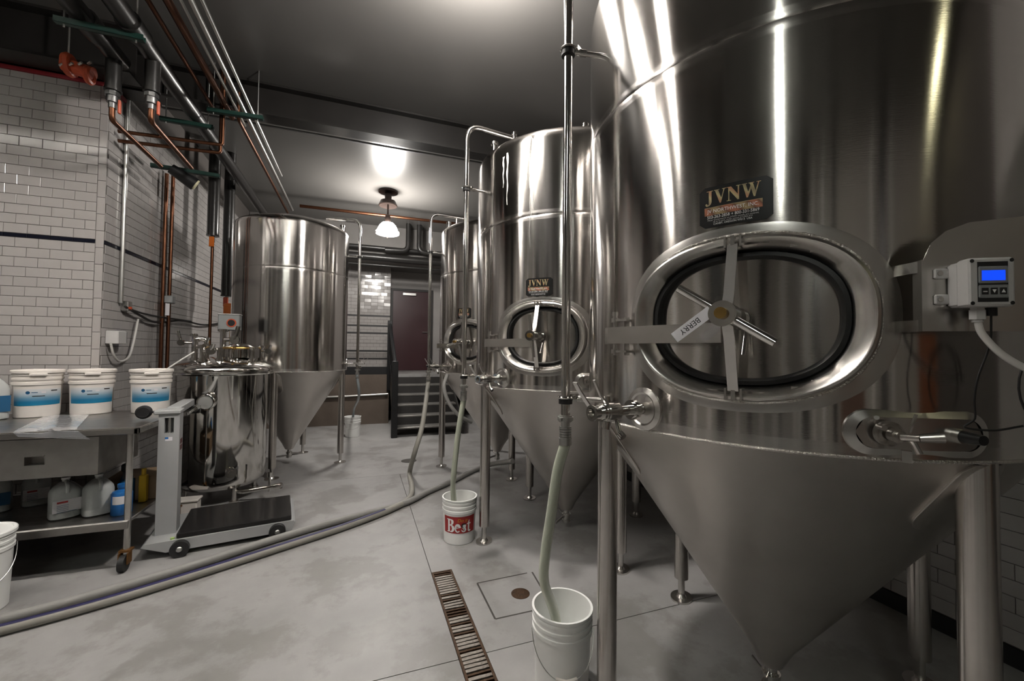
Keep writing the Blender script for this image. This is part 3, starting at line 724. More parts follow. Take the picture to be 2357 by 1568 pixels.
# dried drips running down tank 2
dm = mat('dried_drip', (.62, .60, .57), .7, 0, .2, 40)
dp = MB()
for a_, z0, ln, wd in ((-6, 3.27, .40, .010), (-4.6, 3.25, .62, .006), (-3.2, 3.26, .55, .007), (-1.8, 3.24, .30, .006), (-20, 3.2, .42, .022), (-23, 3.18, .25, .020), (-5.4, 2.9, .5, .004)):
    pts = []; a = math.radians(a_); r = TANK_R + .0008
    for k in range(12):
        t = k / 11; aa = a + .004 * math.sin(k * 1.3 + a_); ww = wd * (1 - .7 * t) * (1 + .35 * math.sin(k * 2.1 + a_)) / r / 2
        pts.append([(r * math.cos(aa - ww), r * math.sin(aa - ww), z0 - ln * t), (r * math.cos(aa + ww), r * math.sin(aa + ww), z0 - ln * t)])
    dp.loft(pts, closed=False)
obj('dried_drips', dp, dm, T2)
# stand-off plate for the controller on tank 1 ------------------------
Ti = T1.matrix_basis.inverted() if False else (Matrix.Translation(T1.location) @ Matrix.Rotation(AZ1, 4, 'Z')).inverted()
a45 = math.radians(-123); NB = Vector((math.cos(a45), math.sin(a45), 0)); TB = Vector((-NB.y, NB.x, 0))
a28 = AZ1 + math.radians(28); PB = Vector((1.846 + (TANK_R + .075) * math.cos(a28), 1.441 + (TANK_R + .075) * math.sin(a28), 0))
BK = lambda u, v, n=0: PB + TB * u + NB * n + Vector((0, 0, v))
prof = [(0, 1.685), (.42, 1.685), (.42, 1.99), (.10, 1.965), (.05, 1.945), (.018, 1.915), (0, 1.87)]
bp_ = MB().loft([[Ti @ BK(u, v, 0) for u, v in prof], [Ti @ BK(u, v, .003) for u, v in prof]], True, True)
bk = obj('mounting_plate', bp_, M_STEEL, T1)
lp = MB(); lp.loft([[Ti @ BK(0, v, n) for v, n in ((1.685, .003), (1.685, -.03), (1.872, -.03), (1.872, .003))], [Ti @ BK(-.004, v, n) for v, n in ((1.685, .003), (1.685, -.03), (1.872, -.03), (1.872, .003))]], True, True)
obj('plate_lip', lp, M_STEEL, bk)
for z in (1.70, 1.855):
    a_ = AZ1 + math.radians(26.6); q = Vector((1.846 + (TANK_R - .004) * math.cos(a_), 1.441 + (TANK_R - .004) * math.sin(a_), z)); q2 = BK(.0, z, -.01)
    sb = MB(); ribbon(sb, [Ti @ q, Ti @ (q * .5 + q2 * .5 + NB * .012), Ti @ q2], .03, .006, (0, 0, 1)); obj('stand_off', sb, M_STEEL, bk)

# ------------------------------------------------------------------ temperature controller
ct = thing('temperature_controller', 'pale grey controller box with a lit blue screen on the large tank', 'controller')
ct.location = BK(.092, 1.80, .003); ct.rotation_euler = (0, 0, a45 + PI / 2)
def ctrl(root):
    """local: x right, y into the wall, z up; front face at -y"""
    hs = obj('housing', MB().bbox(-.05, .05, -.062, 0, -.06, .06, .006), M_GREYP, root)
    obj('front_cover', MB().bbox(-.054, .054, -.128, -.062, -.063, .063, .005), M_GREYP, root)
    fr = obj('recess', MB().box(-.034, .037, -.1290, -.1275, -.052, .052), M_BLACKP, root)
    md = obj('display_module', MB().bbox(-.033, .036, -.1335, -.1280, -.004, .040, .003).bbox(-.033, .036, -.1330, -.1280, -.042, -.008, .003), M_GREYD, root)
    obj('screen', MB().box(-.026, .028, -.1345, -.1334, .003, .029), M_SCREEN, md)
    for k in range(3):
        bt = obj('button', MB().bbox(-.027 + k * .021, -.011 + k * .021, -.1345, -.1330, -.033, -.016, .001), M_BLACKP, md)
    for k, s_ in ((1, -1), (2, 1)):
        x = -.019 + k * .021; z = -.0245
        obj('button_arrow', MB().add([(x - .005, -.1349, z - .004 * s_), (x + .005, -.1349, z - .004 * s_), (x, -.1349, z + .005 * s_)], [(0, 1, 2)]), M_WHITE, md)
    obj('button_mark', MB().box(-.024, -.014, -.1349, -.1345, -.027, -.024), M_GREYP, md)
    for x in (-.046, .046):
        for z in (-.055, .055): obj('screw', MB().cyl((x, -.1295, z), (x, -.1275, z), .005, n=10), M_BLACKP, root)
    for z in (-.036, .036):
        lg = obj('mounting_lug', MB().bbox(-.085, -.048, -.012, 0, z - .014, z + .014, .003), M_GREYP, root)
        obj('lug_screw', MB().cyl((-.072, -.012, z), (-.072, -.017, z), .007, n=12), M_STEEL, lg)
    gl = MB().cyl((-.01, -.075, -.063), (-.01, -.075, -.070), .018, n=6).cyl((-.01, -.075, -.070), (-.01, -.075, -.095), .021, n=6).cyl((-.01, -.075, -.095), (-.01, -.075, -.102), .014, n=14)
    obj('cable_gland', gl, M_GREYP, root)
    obj('probe_gland', MB().cyl((.03, -.06, -.063), (.03, -.06, -.085), .014, n=12), M_BLACKP, root)
    cb = spline([(-.01, -.075, -.098), (.0, -.078, -.135), (.045, -.085, -.19), (.12, -.09, -.235), (.22, -.09, -.265), (.38, -.08, -.27)], 6)
    obj('power_cable', MB().tube(cb, .0095, 12), M_CABLEW, root)
    obj('probe_cable', MB().tube(spline([(.03, -.06, -.08), (.025, -.06, -.16), (.0, -.05, -.25), (-.005, -.04, -.31), (.0, -.03, -.36), (-.02, -.02, -.385), (.05, -.02, -.39), (.12, -.02, -.375)], 6), .003, 8), M_CABLEK, root)
ctrl(ct)
ct.scale = (.84, .56, .93)
cl_ = MB(); pts = []
for k in range(40):
    t = k / 39 * 2 * PI * 1.4; pts.append(BK(.26 + .085 * math.cos(t), 1.545 + .11 * math.sin(t), .02 + .0006 * k))
tag(obj('cable_coil', cl_.tube(pts, .0028, 6), M_CABLEK), 'thin black cable coiled against the large tank under the controller', 'cable')

# ------------------------------------------------------------------ paper tag on the handle
tg_ = thing('paper_tag', 'white paper tag lettered BERRY hanging from the manway handle', 'tag')
nW = Vector((math.cos(AZ1), math.sin(AZ1), 0)); tW = Vector((-nW.y, nW.x, 0))
tg_.matrix_basis = Matrix.Translation(Vector((1.846, 1.441, 1.735)) + nW * (TANK_R + .168) + tW * (-.085) + Vector((0, 0, -.028))) @ Matrix(((*tW, 0), (0, 0, 1, 0), (*nW, 0), (0, 0, 0, 1))).transposed() @ Matrix.Rotation(math.radians(217), 4, 'Z')
obj('paper', MB().bbox(-.066, .066, -.0165, .0165, -.0004, .0004, .0002), M_PAPER, tg_)
me = text_mesh('BERRY', .024, sx=1.0); map_mesh(me, lambda c: Vector((c.x + .008, c.y - .008, .0008))); me.materials.append(M_LABELK); obj('lettering', me, None, tg_)
obj('tie', MB().tube([(-.060, 0, .0006), (-.075, .004, .008), (-.085, -.004, .0), (-.075, 0, -.006), (-.060, 0, -.0006)], .0012, 6), M_WHITE, tg_)

# ------------------------------------------------------------------ lights (real fixtures of the room)
def tube_fixture(x, y, z, ln, ang, label, m, bare=False):
    t = thing('tube_light_offscreen', label, 'light', (x, y, z), ang, 'fluorescent strip lights on the ceiling')
    obj('housing', MB().bbox(-ln / 2, ln / 2, -.07, .07, 0, .10, .01), M_FIX, t)
    for s_ in (-.035, .035): obj('tube_offscreen', MB().cyl((-ln / 2 + .012, s_, -.025), (ln / 2 - .012, s_, -.025), .019, n=10), m, t)
    for s_ in () if bare else (-1, 1): obj('shading_flap', MB().add([(-ln / 2, s_ * .07, .02), (ln / 2, s_ * .07, .02), (ln / 2, s_ * .105, -.095), (-ln / 2, s_ * .105, -.095), (-ln / 2, s_ * .073, .02), (ln / 2, s_ * .073, .02), (ln / 2, s_ * .108, -.095), (-ln / 2, s_ * .108, -.095)], [(0, 1, 2, 3), (7, 6, 5, 4), (3, 2, 6, 7), (0, 3, 7, 4), (1, 5, 6, 2)]), M_FIX, t)  # side flaps added to keep tube light off the upper tile wall
    obj('end_cap', MB().box(-ln / 2, -ln / 2 + .012, -.06, .06, -.05, 0).box(ln / 2 - .012, ln / 2, -.06, .06, -.05, 0), M_FIX, t)
for k in range(4):
    tube_fixture(-.75 - 1.225 * k, 2.62, ZC - .14, 1.22, 0, 'white fluorescent strip light in the row over the left aisle', M_TUBE)
tube_fixture(-1.0, 1.85, ZC - .14, 1.22, 0, 'white fluorescent strip light nearer the tanks in the shorter row', M_TUBE)
tube_fixture(-2.24, 1.85, ZC - .14, 1.22, 0, 'white fluorescent strip light farther from the tanks in the shorter row', M_TUBE)
M_TUBEC = mat('cool_tube', (.9, .9, .9), .4, 0, .02, 5, emit=(.97, 1.0, .92), es=TUBE_E)
tube_fixture(-1.30, -1.45, ZC - .14, 1.22, math.radians(45), 'cool white slanted strip light on the rear ceiling, nearer the tanks', M_TUBEC, True)
tube_fixture(-2.25, -2.40, ZC - .14, 1.22, math.radians(45), 'cool white slanted strip light on the rear ceiling, farther from the tanks', M_TUBEC, True)
tube_fixture(2.75, -3.0, ZC - .14, 1.22, PI / 2, 'yellow-green fluorescent strip light on the rear ceiling along the right wall', M_TUBEG)
def pendant(x, y):
    t = thing('pendant_lamp', 'bronze pendant lamp with a glowing white glass shade over the aisle', 'lamp', (x, y, 0))
    obj('canopy', MB().lathe([(.001, ZC), (.17, ZC), (.17, ZC - .03), (.06, ZC - .05), (.06, ZC - .16), (.13, ZC - .18), (.165, ZC - .26), (.155, ZC - .275), (.03, ZC - .24), (.001, ZC - .24)], 32), M_BRONZEF, t)
    obj('stem', MB().cyl((0, 0, ZC - .25), (0, 0, 4.03), .016, n=12), M_BRONZEF, t)
    obj('shade_holder', MB().lathe([(.03, 4.07), (.052, 4.03), (.055, 3.93), (.085, 3.915)], 24), M_BRONZEF, t)
    sh = obj('shade', MB().lathe([(.065, 3.925), (.10, 3.915), (.14, 3.87), (.175, 3.80), (.195, 3.75), (.20, 3.72), (.19, 3.715), (.13, 3.705), (.001, 3.70)], 32), M_PEND, t)
    obj('cage', MB().torus(.204, .006, 40, 6, Matrix.Translation((0, 0, 3.725))).torus(.207, .005, 40, 6, Matrix.Translation((0, 0, 3.76))).cyl((0, 0, 3.70), (0, 0, 3.64), .02, .012), M_BRONZEF, sh)
pendant(.425, 7.75)
gl = thing('ceiling_globe_offscreen', 'white glass globe light on a short stem before the tanks', 'light', (.68, 2.66, 0))
obj('canopy', MB().lathe([(.001, ZC), (.08, ZC), (.08, ZC - .03), (.02, ZC - .04)], 24).cyl((0, 0, ZC - .03), (0, 0, ZC - .24), .015), M_BRONZEF, gl)
obj('globe_offscreen', MB().lathe([(.03, ZC - .22), (.09, ZC - .24), (.12, ZC - .30), (.12, ZC - .34), (.08, ZC - .40), (.001, ZC - .42)], 24), M_GLOBE, gl)

# ------------------------------------------------------------------ beams, pipes and racks overhead
def beam(x0, x1, y, zt, zb, label, wd=.17):
    t = thing('steel_beam', label, 'beam', (x0, y, zb))
    L = x1 - x0; h = zt - zb
    obj('flange', MB().box(0, L, -wd / 2, wd / 2, 0, .022), M_BEAM, t)
    obj('flange', MB().box(0, L, -wd / 2, wd / 2, h - .022, h), M_BEAM, t)
    obj('web', MB().box(0, L, -.012, .012, .022, h - .022), M_BEAM, t)
beam(XL, XR, 5.15, ZC - .002, 4.15, 'black steel beam crossing the ceiling above the tanks', .20)
beam(XFAR, XL + .25, 4.70, ZC - .002, PTOP + .04, 'black steel beam on the red-trimmed top of the white tile wall', .22)
beam(XFAR, XL + .25, 5.0, ZC - .002, PTOP + .04, 'black steel beam behind the first one on the tile wall', .22)
def run(name, label, cat, pts, r, m, bendr=.06, n=12, group=None):
    return tag(obj(name, MB().tube(bend(pts, bendr), r, n), m), label, cat, group)
def ypipe(px, py, z, y0, y1):
    """a straight run along the room's depth through one pixel at height z"""
    p = onz(px, py, z); return [(p.x, y0, z), (p.x, y1, z)], p
# conduits
for (px, py, z, y1, r, lb) in ((439, 0, 4.06, 8.1, .021, 'thick bright galvanised conduit running under the ceiling to the back'), (415, 0, 4.10, 5.3, .013, 'thin galvanised conduit beside the copper pipes'), (465, 0, 4.08, 6.6, .014, 'thin galvanised conduit on the outer side of the thick conduit')):
    q, p = ypipe(px, py, z, .3, y1); run('conduit', lb, 'conduit', q, r, M_COND)
for (px, py, z, y1, r, lb) in ((340, 0, 4.12, 5.1, .018, 'thin copper pipe running under the ceiling beside the black pipes'), (385, 0, 4.12, 5.2, .030, 'thick dark copper pipe running under the ceiling')):
    q, p = ypipe(px, py, z, .3, y1); run('copper_pipe', lb, 'pipe', q, r, M_COPPER)
q, p = ypipe(600, 372, 4.02, 5.0, 8.3); run('copper_pipe', 'copper pipe running to the back above the far left tank', 'pipe', [(p.x, 5.0, 4.3)] + q, .018, M_COPPER)
# two black insulated mains with drops
ZM = 4.02
for (px, py, pxd, pyd, lb) in ((188, 35, 277, 128, 'black insulated main pipe nearer the tile wall'), (290, 40, 350, 128, 'black insulated main pipe beside the copper runs')):
    p = onz(px, py, ZM); d = onz(pxd, pyd, ZM)
    t = thing('insulated_pipe', lb, 'pipe', (p.x, 0, ZM))
    obj('main_run', MB().tube([(0, .3, 0), (0, 8.6 if pxd > 300 else d.y + .1, 0)], .068, 18), M_BLKPIPE, t)
    obj('coupling', MB().cyl((0, p.y + .02, 0), (0, p.y + .20, 0), .082, n=18), M_BLKPIPE, t)
    zb = ony(pxd, 212, d.y).z - ZM; zv = ony(pxd, 240, d.y).z - ZM
    obj('drop', MB().cyl((0, d.y, 0), (0, d.y, zb), .052, n=16).cyl((0, d.y, zb + .01), (0, d.y, zb - .008), .058, n=16), M_BLKPIPE, t)
    vl = obj('valve', MB().cyl((0, d.y, zb), (0, d.y, zv), .040, n=14).cyl((0, d.y, zb - .02), (0, d.y, zb - .05), .05, n=8).cyl((0, d.y, zv), (0, d.y, zv - .045), .026, n=12), M_VALVE, t)
    obj('valve_handle', MB().bbox(.04, .058, d.y - .018, d.y + .008, zv - .085, zv + .03, .005), M_REDV, vl)
    z1 = zv + ZM - .14
    e = onz(370 if pxd < 300 else 440, 382 if pxd < 300 else 386, z1)
    pts = [(0, d.y, zv - .04), (0, d.y, z1 - ZM), (e.x - p.x, e.y, z1 - ZM)]
    obj('copper_branch', MB().tube(bend(pts, .04), .021, 12), M_COPPER, t)
# green struts on rods
def strut(a, b, label, rods=True, m=None):
    a, b = Vector(a), Vector(b); t = thing('pipe_rack', label, 'rack', a)
    d = b - a; L = d.length; t.rotation_euler = (0, 0, math.atan2(d.y, d.x))
    obj('channel', MB().box(0, L, -.021, .021, -.041, -.036).box(0, L, -.021, -.017, -.041, 0).box(0, L, .017, .021, -.041, 0), m or M_GREEN, t)
    if rods:
        for x in (.05, L - .05): obj('rod', MB().cyl((x, 0, -.06), (x, 0, ZC - a.z), .006, n=8), M_COND, t)
zs_ = ZM - .07
for (a, b, z, lb) in (((126, 38), (333, 84), zs_, 'green channel rack carrying the two black mains nearest the front'), ((368, 268), (492, 290), zs_, 'green channel rack carrying the black main over the tiled wall'), ((478, 248), (606, 268), 4.03, 'dark green channel rack under the conduits by the ceiling beam')):
    A = onz(*a, z); B = onz(*b, z); strut(A, B, lb)
A = onx(347, 376, XL + .05); B = A + Vector((.62, .06, 0)); strut(A, B, 'green channel rack on the tiled wall holding the copper drops', False)
# small copper cross runs
for (ya, yb, lb) in ((302, 334, 'upper copper cross pipe turning up to the ceiling'), (324, 352, 'lower copper cross pipe turning up to the ceiling')):
    a = onx(272, ya, XL + .04); b = ony(512 if ya < 310 else 507, yb, a.y + .05)
    run('copper_pipe', lb, 'pipe', [a, b, (b.x, b.y, ZC)], .017, M_COPPER, .03)
# copper drops on the wall and fittings
for px, dx, lb in ((384, .06, 'left one of two copper drop pipes on the tiled wall'), (399, .08, 'right one of two copper drop pipes on the tiled wall')):
    a = onx(px, 400, XL + dx); run('copper_pipe', lb, 'pipe', [(a.x, a.y, .9), (a.x, a.y, a.z)], .020, M_COPPER)
# spot head
hp = onx(420, 405, XL + .35); sp = thing('spot_light', 'black can spot light with a pale lens under the wall rack', 'light', hp)
obj('can', MB().cyl((-.10, -.02, .06), (.10, .06, -.06), .055, .075, n=18), M_BLACKP, sp)
obj('lens', MB().cyl((.10, .06, -.06), (.112, .065, -.067), .06, n=18), mat('spot_lens', (.8, .75, .5), .3, 0, .05, 10), sp)
# insulated drops by the far wall
for px, y1_, x_, lb in ((491, 543, XL + .28, 'short black insulated drop pipe with an orange valve'), (527, 682, XL + .38, 'long black insulated drop pipe beside the far left tank')):
    a = onx(px, 500, x_); zl = ony(px, y1_, a.y).z
    t = thing('insulated_drop', lb, 'pipe', (a.x, a.y, 0)); obj('sleeve', MB().cyl((0, 0, zl), (0, 0, ZC - .001), .070, n=20).cyl((0, 0, zl + .012), (0, 0, zl - .006), .076, n=20), M_BLKPIPE, t)
    vl = obj('valve', MB().cyl((0, 0, zl), (0, 0, zl - .09), .026, n=12), M_COND, t)
    obj('valve_handle', MB().bbox(-.03, .03, -.05, -.03, zl - .16, zl - .02, .006).cyl((0, -.03, zl - .06), (0, 0, zl - .06), .014), M_ORANGE if px < 500 else M_REDV, vl)
    obj('tail_pipe', MB().cyl((0, 0, zl - .08), (0, 0, 1.55 if px < 500 else 2.05), .019, n=12), M_COPPER, t)
# red-orange grooved coupling on the beam
cpv = ony(160, 150, 4.55); cg = thing('grooved_coupling', 'red-orange grooved pipe coupling on the beam over the tile wall', 'coupling', cpv)
obj('body', MB().torus(.065, .032, 24, 8, Matrix.Rotation(PI / 2, 4, 'Y')).cyl((-.04, 0, 0), (.16, .0, -.04), .055, n=16), M_REDV, cg)
obj('outlet', MB().torus(.05, .024, 20, 8, Matrix.Translation((.14, -.02, -.07)) @ Matrix.Rotation(PI / 2, 4, 'Y')), M_REDV, cg)
for k in range(4): obj('bolt', MB().cyl((-.03 + .06 * k, -.06, -.05 + .02 * k), (.0 + .06 * k, -.08, -.04 + .02 * k), .010, n=8), M_COND, cg)
obj('hanger_rod', MB().cyl((-.01, 0, .06), (-.01, 0, ZC - cpv.z), .007, n=8), M_COND, cg)
# orange actuator and grey dial box on the drop
av = ony(539, 713, 7.05); ac = thing('valve_actuator', 'orange valve actuator box on the copper line by the far left tank', 'actuator', av)
obj('body', MB().bbox(-.12, .12, -.07, .07, -.085, .085, .015), M_ORANGE, ac); obj('knob', MB().cyl((.045, -.07, .02), (.045, -.085, .02), .028, n=14).cyl((.06, -.07, -.05), (.06, -.08, -.05), .016, n=12), M_BLACKP, ac)
obj('stem', MB().cyl((-.03, 0, -.085), (-.03, 0, -.75), .02, n=12), M_BRONZE, ac)
gv = ony(553, 747, 6.35); gb = thing('dial_box', 'grey metal control box with a round red-rimmed dial above the polished vessel', 'control box', (-1.42, 5.62, gv.z - .02))
obj('housing', MB().bbox(-.105, .105, -.06, .06, -.09, .09, .008), M_GREYD, gb); obj('dial', MB().cyl((.03, -.06, -.005), (.03, -.068, -.005), .048, n=24), M_REDV, gb); obj('dial_face', MB().cyl((.03, -.068, -.005), (.03, -.072, -.005), .036, n=24), M_BLACKP, gb)
obj('lid', MB().bbox(-.11, .11, -.065, .065, .085, .10, .005), M_GREYP, gb)
# things fixed to the tiled wall
wc = onx(258, 777, XL + .02); w2 = thing('temperature_controller', 'small grey controller box with a blue screen on the tiled wall', 'controller', (XL, wc.y, wc.z), PI / 2)
ctrl_names = None
obj('housing', MB().bbox(-.075, .075, -.10, 0, -.062, .062, .006), M_GREYP, w2); obj('screen_bezel', MB().bbox(.078, .082, -.098, -.01, -.05, .055, .001), M_BLACKP, w2); obj('screen', MB().box(.082, .084, -.08, -.03, -.01, .03), M_SCREEN, w2)
gly = [onx(px, py, XL + .05) for px, py in ((255, 792), (262, 818), (276, 832), (296, 822), (307, 790), (318, 735))]
tag(obj('white_cable', MB().tube(spline(gly), .010, 8), M_CABLEW), 'white cable looping down from the controller on the tiled wall', 'cable')
blk = [onx(px, py, XL + .05) for px, py in ((288, 706), (320, 725), (350, 740), (376, 742), (420, 738), (470, 748), (520, 742))]
tag(obj('black_cable', MB().tube(spline(blk), .012, 8), M_CABLEK), 'thick black cable sagging along the tiled wall', 'cable')
blk = [onx(px, py, XL + .07) for px, py in ((300, 712), (330, 722), (370, 730), (405, 735), (440, 740))]
tag(obj('black_cable', MB().tube(spline(blk), .010, 8), M_CABLEK), 'shorter black cable above the sagging one on the tiled wall', 'cable')
a = onx(291, 330, XL + .02); b = onx(289, 700, XL + .02); run('conduit', 'grey vertical conduit on the tiled wall behind the corner', 'conduit', [(a.x, a.y, b.z), (a.x, a.y, ZC)], .019, M_COND)
jb = onx(291, 705, XL + .03); j_ = thing('outlet_box', 'small grey outlet box at the foot of the wall conduit', 'outlet', jb); obj('box', MB().bbox(-.03, .03, -.04, .04, -.05, .05, .006), M_COND, j_); obj('knob', MB().cyl((.03, -.02, -.02), (.05, -.02, -.02), .014), M_REDV, j_)
sd = onx(391, 690, XL + .12); s_ = thing('pressure_sensor', 'grey sensor with a white tag on the copper drops', 'sensor', sd); obj('body', MB().bbox(-.04, .04, -.05, .05, -.045, .045, .008), M_GREYD, s_); obj('tag', MB().bbox(-.02, .02, -.06, -.055, -.19, -.05, .001), M_LABELW, s_)

a = onz(612, 292, 4.44); b = onz(1115, 374, 4.44); run('conduit', 'thin dark conduit on the ceiling behind the black beam', 'conduit', [(XL, (a.y + b.y) / 2, 4.44), (XR, (a.y + b.y) / 2, 4.44)], .014, M_VALVE)
# copper pipe and pipes at the back of the room
a = ony(690, 474, 8.3); b = ony(1110, 522, 8.3); run('copper_pipe', 'long bright copper pipe crossing the ceiling behind the pendant lamp', 'pipe', [(a.x, 8.3, a.z), (XR, 8.3, a.z + .02)], .028, M_COPPER)
for (z, y, r, lb) in ((3.92, 9.75, .05, 'upper black cross pipe under the back soffit'), (3.72, 9.82, .09, 'thick black duct under the back soffit'), (3.55, 9.85, .03, 'lower black pipe under the back soffit')):
    run('cross_pipe', lb, 'pipe', [(XL + .05, y, z), (XR - .05, y, z)], r, M_BLKPIPE)
for px, lb in ((940, 'left black elbow pipe rising at the back soffit'), (965, 'right black elbow pipe rising at the back soffit')):
    a = ony(px, 530, 9.6); run('elbow_pipe', lb, 'pipe', [(a.x, 9.6, ZC), (a.x, 9.6, 3.88), (a.x + (-.5 if px < 950 else .5), 9.6, 3.86)], .055, M_BLKPIPE, .15, 14)
a = ony(820, 910, YK - .05); run('wall_pipe', 'thin pale pipe along the stained knee wall', 'pipe', [(-1.6, YK - .04, a.z - .03), (-.35, YK - .04, a.z - .02), (.60, YK - .04, a.z + .01)], .022, M_COND)

# ------------------------------------------------------------------ stair, landing rail
st = thing('staircase', 'dark steel staircase with worn treads up to the landing', 'stairs', (.66, 8.0, 0))
for k in range(5):
    z = .178 * (k + 1); y = .27 * k
    tr = obj('tread', MB().bbox(.0, 1.25, y, y + .29, z - .035, z, .006), M_TREAD, st)
    obj('riser', MB().box(.0, 1.25, y + .27, y + .28, z, z + .143), M_STRING, st)
for x in (-.03, 1.25):
    obj('stringer', MB().add([(x, -.03, 0), (x, .26, 0), (x, 1.60, LAND - .25), (x, 1.60, LAND), (x, 1.36, LAND), (x, -.03, .22)] + [(x + .03, -.03, 0), (x + .03, .26, 0), (x + .03, 1.60, LAND - .25), (x + .03, 1.60, LAND), (x + .03, 1.36, LAND), (x + .03, -.03, .22)],
        [(0, 1, 2, 3, 4, 5), (11, 10, 9, 8, 7, 6), (0, 5, 11, 6), (5, 4, 10, 11), (4, 3, 9, 10), (3, 2, 8, 9), (2, 1, 7, 8), (1, 0, 6, 7)]), M_STRING, st)
rl = thing('stair_rail', 'black steel handrail with thick newel post at the stair foot', 'railing', (.62, 7.98, 0))
obj('newel_post', MB().bbox(-.055, .055, -.055, .055, 0, 1.42, .008), M_RAIL, rl)
obj('sloped_rail', MB().tube([(.0, .0, 1.38), (.0, 1.62, LAND + 1.12)], .035, 10), M_RAIL, rl)
obj('lower_rail', MB().tube([(.0, .0, .62), (.0, 1.62, LAND + .45)], .02, 8), M_RAIL, rl)
obj('rail_post', MB().bbox(-.05, .05, 1.57, 1.67, LAND - .35, LAND + 1.2, .006), M_RAIL, rl)
for k in range(1, 4): obj('baluster', MB().cyl((0, .4 * k, .62 + (LAND - .17) * .4 * k / 1.62), (0, .4 * k, 1.38 + (LAND - .26) * .4 * k / 1.62), .012, n=8), M_RAIL, rl)
lr = thing('landing_rail', 'black horizontal guard rails along the landing edge', 'railing', (XL, YK + .05, LAND))
for py in (727, 750, 767, 808, 826):
    z = ony(850, py, YK + .05).z - LAND; obj('rail', MB().box(.02, .62 - XL, -.018, .018, z - .018, z + .018), M_RAIL, lr)
obj('toe_board', MB().box(.02, .62 - XL, -.02, .02, 0, .17), M_RAIL, lr)
for x in (.5, 1.6): obj('post', MB().box(x, x + .05, -.025, .025, 0, 1.25), M_RAIL, lr)

# ------------------------------------------------------------------ floor drain
dn = thing('floor_drain', 'rusty cast trench drain grate set in the concrete floor', 'drain', (0, 0, 0))
obj('trench_liner', MB().box(DX0, DX0 + .004, -1.2, DY1, -.21, -.011).box(DX1 - .004, DX1, -1.2, DY1, -.21, -.011).box(DX0, DX1, DY1 - .004, DY1, -.21, -.011).box(DX0, DX1, -1.2, DY1, -.22, -.21), M_OLDCON, dn)
obj('frame', MB().box(DX0, DX0 + .013, -1.2, DY1, -.011, .002).box(DX1 - .013, DX1, -1.2, DY1, -.011, .002).box(DX0 + .013, DX1 - .013, DY1 - .012, DY1, -.011, .002), M_RUST, dn)
bars = []
for i in range(3):
    w0 = .0062 + .0018 * i
    mbx = MB(); n = 9; up, lo = [], []
    for k in range(n):
        x = -.061 + .122 * k / (n - 1); up.append((x, w0 + rnd.uniform(-.0012, .0012))); lo.append((x, -w0 + rnd.uniform(-.0012, .0012)))
    me = MB().prism(lo + up[::-1], -.010, .0005).mesh('grate_bar'); me.materials.append(M_GRATE if i else M_RUST); bars.append(me)
y = DY1 - .022; cx_ = (DX0 + DX1) / 2; k = 0
while y > -.9:
    o = obj('grate_bar', bars[rnd.choice((0, 1, 2, 2))], None, dn, (cx_, y, 0)); o.rotation_euler = (0, 0, rnd.uniform(-.03, .03)); y -= .0285; k += 1
tag(obj('cleanout_cover', MB().lathe([(.062, .0), (.062, .003), (.055, .004), (.02, .003), (.001, .003)], 32), M_RUST, None, (1.04, 2.615, 0)), 'round rusty cleanout cover in the floor patch', 'cover')
tag(obj('floor_strainer', MB().lathe([(.11, 0), (.11, .003), (.10, .004), (.001, .004)], 32), M_JOINT, None, onz(941, 1061, 0)), 'round dark floor strainer under the beige hose', 'drain')

# ------------------------------------------------------------------ buckets
def bucket(label, loc, rz=0, lid=False, m=None, group='white five gallon buckets', rt=.150, rb=.130, h=.37):
    t = thing('bucket', label, 'bucket', loc, rz, group); m = m or M_WHITEP
    p = [(.001, .0), (rb - .004, 0), (rb, .006)]
    R = lambda z: rb + (rt - .006 - rb) * z / h
    p += [(R(h - .115), h - .115), (R(h - .11) + .007, h - .11), (R(h - .09) + .007, h - .09), (R(h - .088), h - .088), (R(h - .072), h - .072), (R(h - .07) + .006, h - .07), (R(h - .055) + .006, h - .055), (R(h - .053), h - .053), (R(h - .035), h - .035), (R(h - .033) + .005, h - .033), (R(h - .022) + .005, h - .022), (R(h - .02), h - .02), (R(h) - .001, h - .012), (rt, h - .010), (rt, h), (R(h) - .005, h)]
    if not lid: p += [(R(h) - .006, h - .02), (rb - .006, .02), (.001, .016)]
    obj('body', MB().lathe(p, 40), m, t, sharp=28)
    if lid:
        obj('lid', MB().lathe([(rt + .001, h - .016), (rt + .006, h - .014), (rt + .006, h + .004), (rt + .001, h + .010), (rt - .012, h + .011), (rt - .016, h + .004), (.001, h + .003)], 40), m, t, sharp=28)
    return t, R
def bail(t, R, h, ang, drop=.17, grip=True):
    """wire handle hanging down at the front"""
    A = Vector(((R(h - .1) + .012) * math.cos(ang - 1.45), (R(h - .1) + .012) * math.sin(ang - 1.45), h - .10)); B = Vector((A.x, A.y, A.z))
    r = R(h - .2) + .016; pts = []
    for k in range(13):
        t_ = k / 12; a = ang - 1.45 + 2.9 * t_; pts.append((r * math.cos(a), r * math.sin(a), h - .10 - drop * math.sin(PI * t_) ** .8))
    hb = obj('bail_handle', MB().tube(spline(pts, 3), .0022, 6), M_COND, t)
    if grip:
        a0, a1 = ang - .3, ang + .3
        obj('grip', MB().tube([(r * math.cos(ang + s_ * .33), r * math.sin(ang + s_ * .33), h - .10 - drop * .99 + .008 * abs(s_)) for s_ in (-1, -.5, 0, .5, 1)], .0095, 10), M_CREAMP, hb)
    return hb
b1, R1 = bucket('open white bucket catching the clear hose of the large tank, wire handle down', (.965, 1.865, 0), 0)
hb = bail(b1, R1, .37, math.atan2(-1.865, -.965) + .15, .16)
obj('water', MB().cyl((0, 0, .14), (0, 0, .142), .134, n=32), M_LIQ, b1)
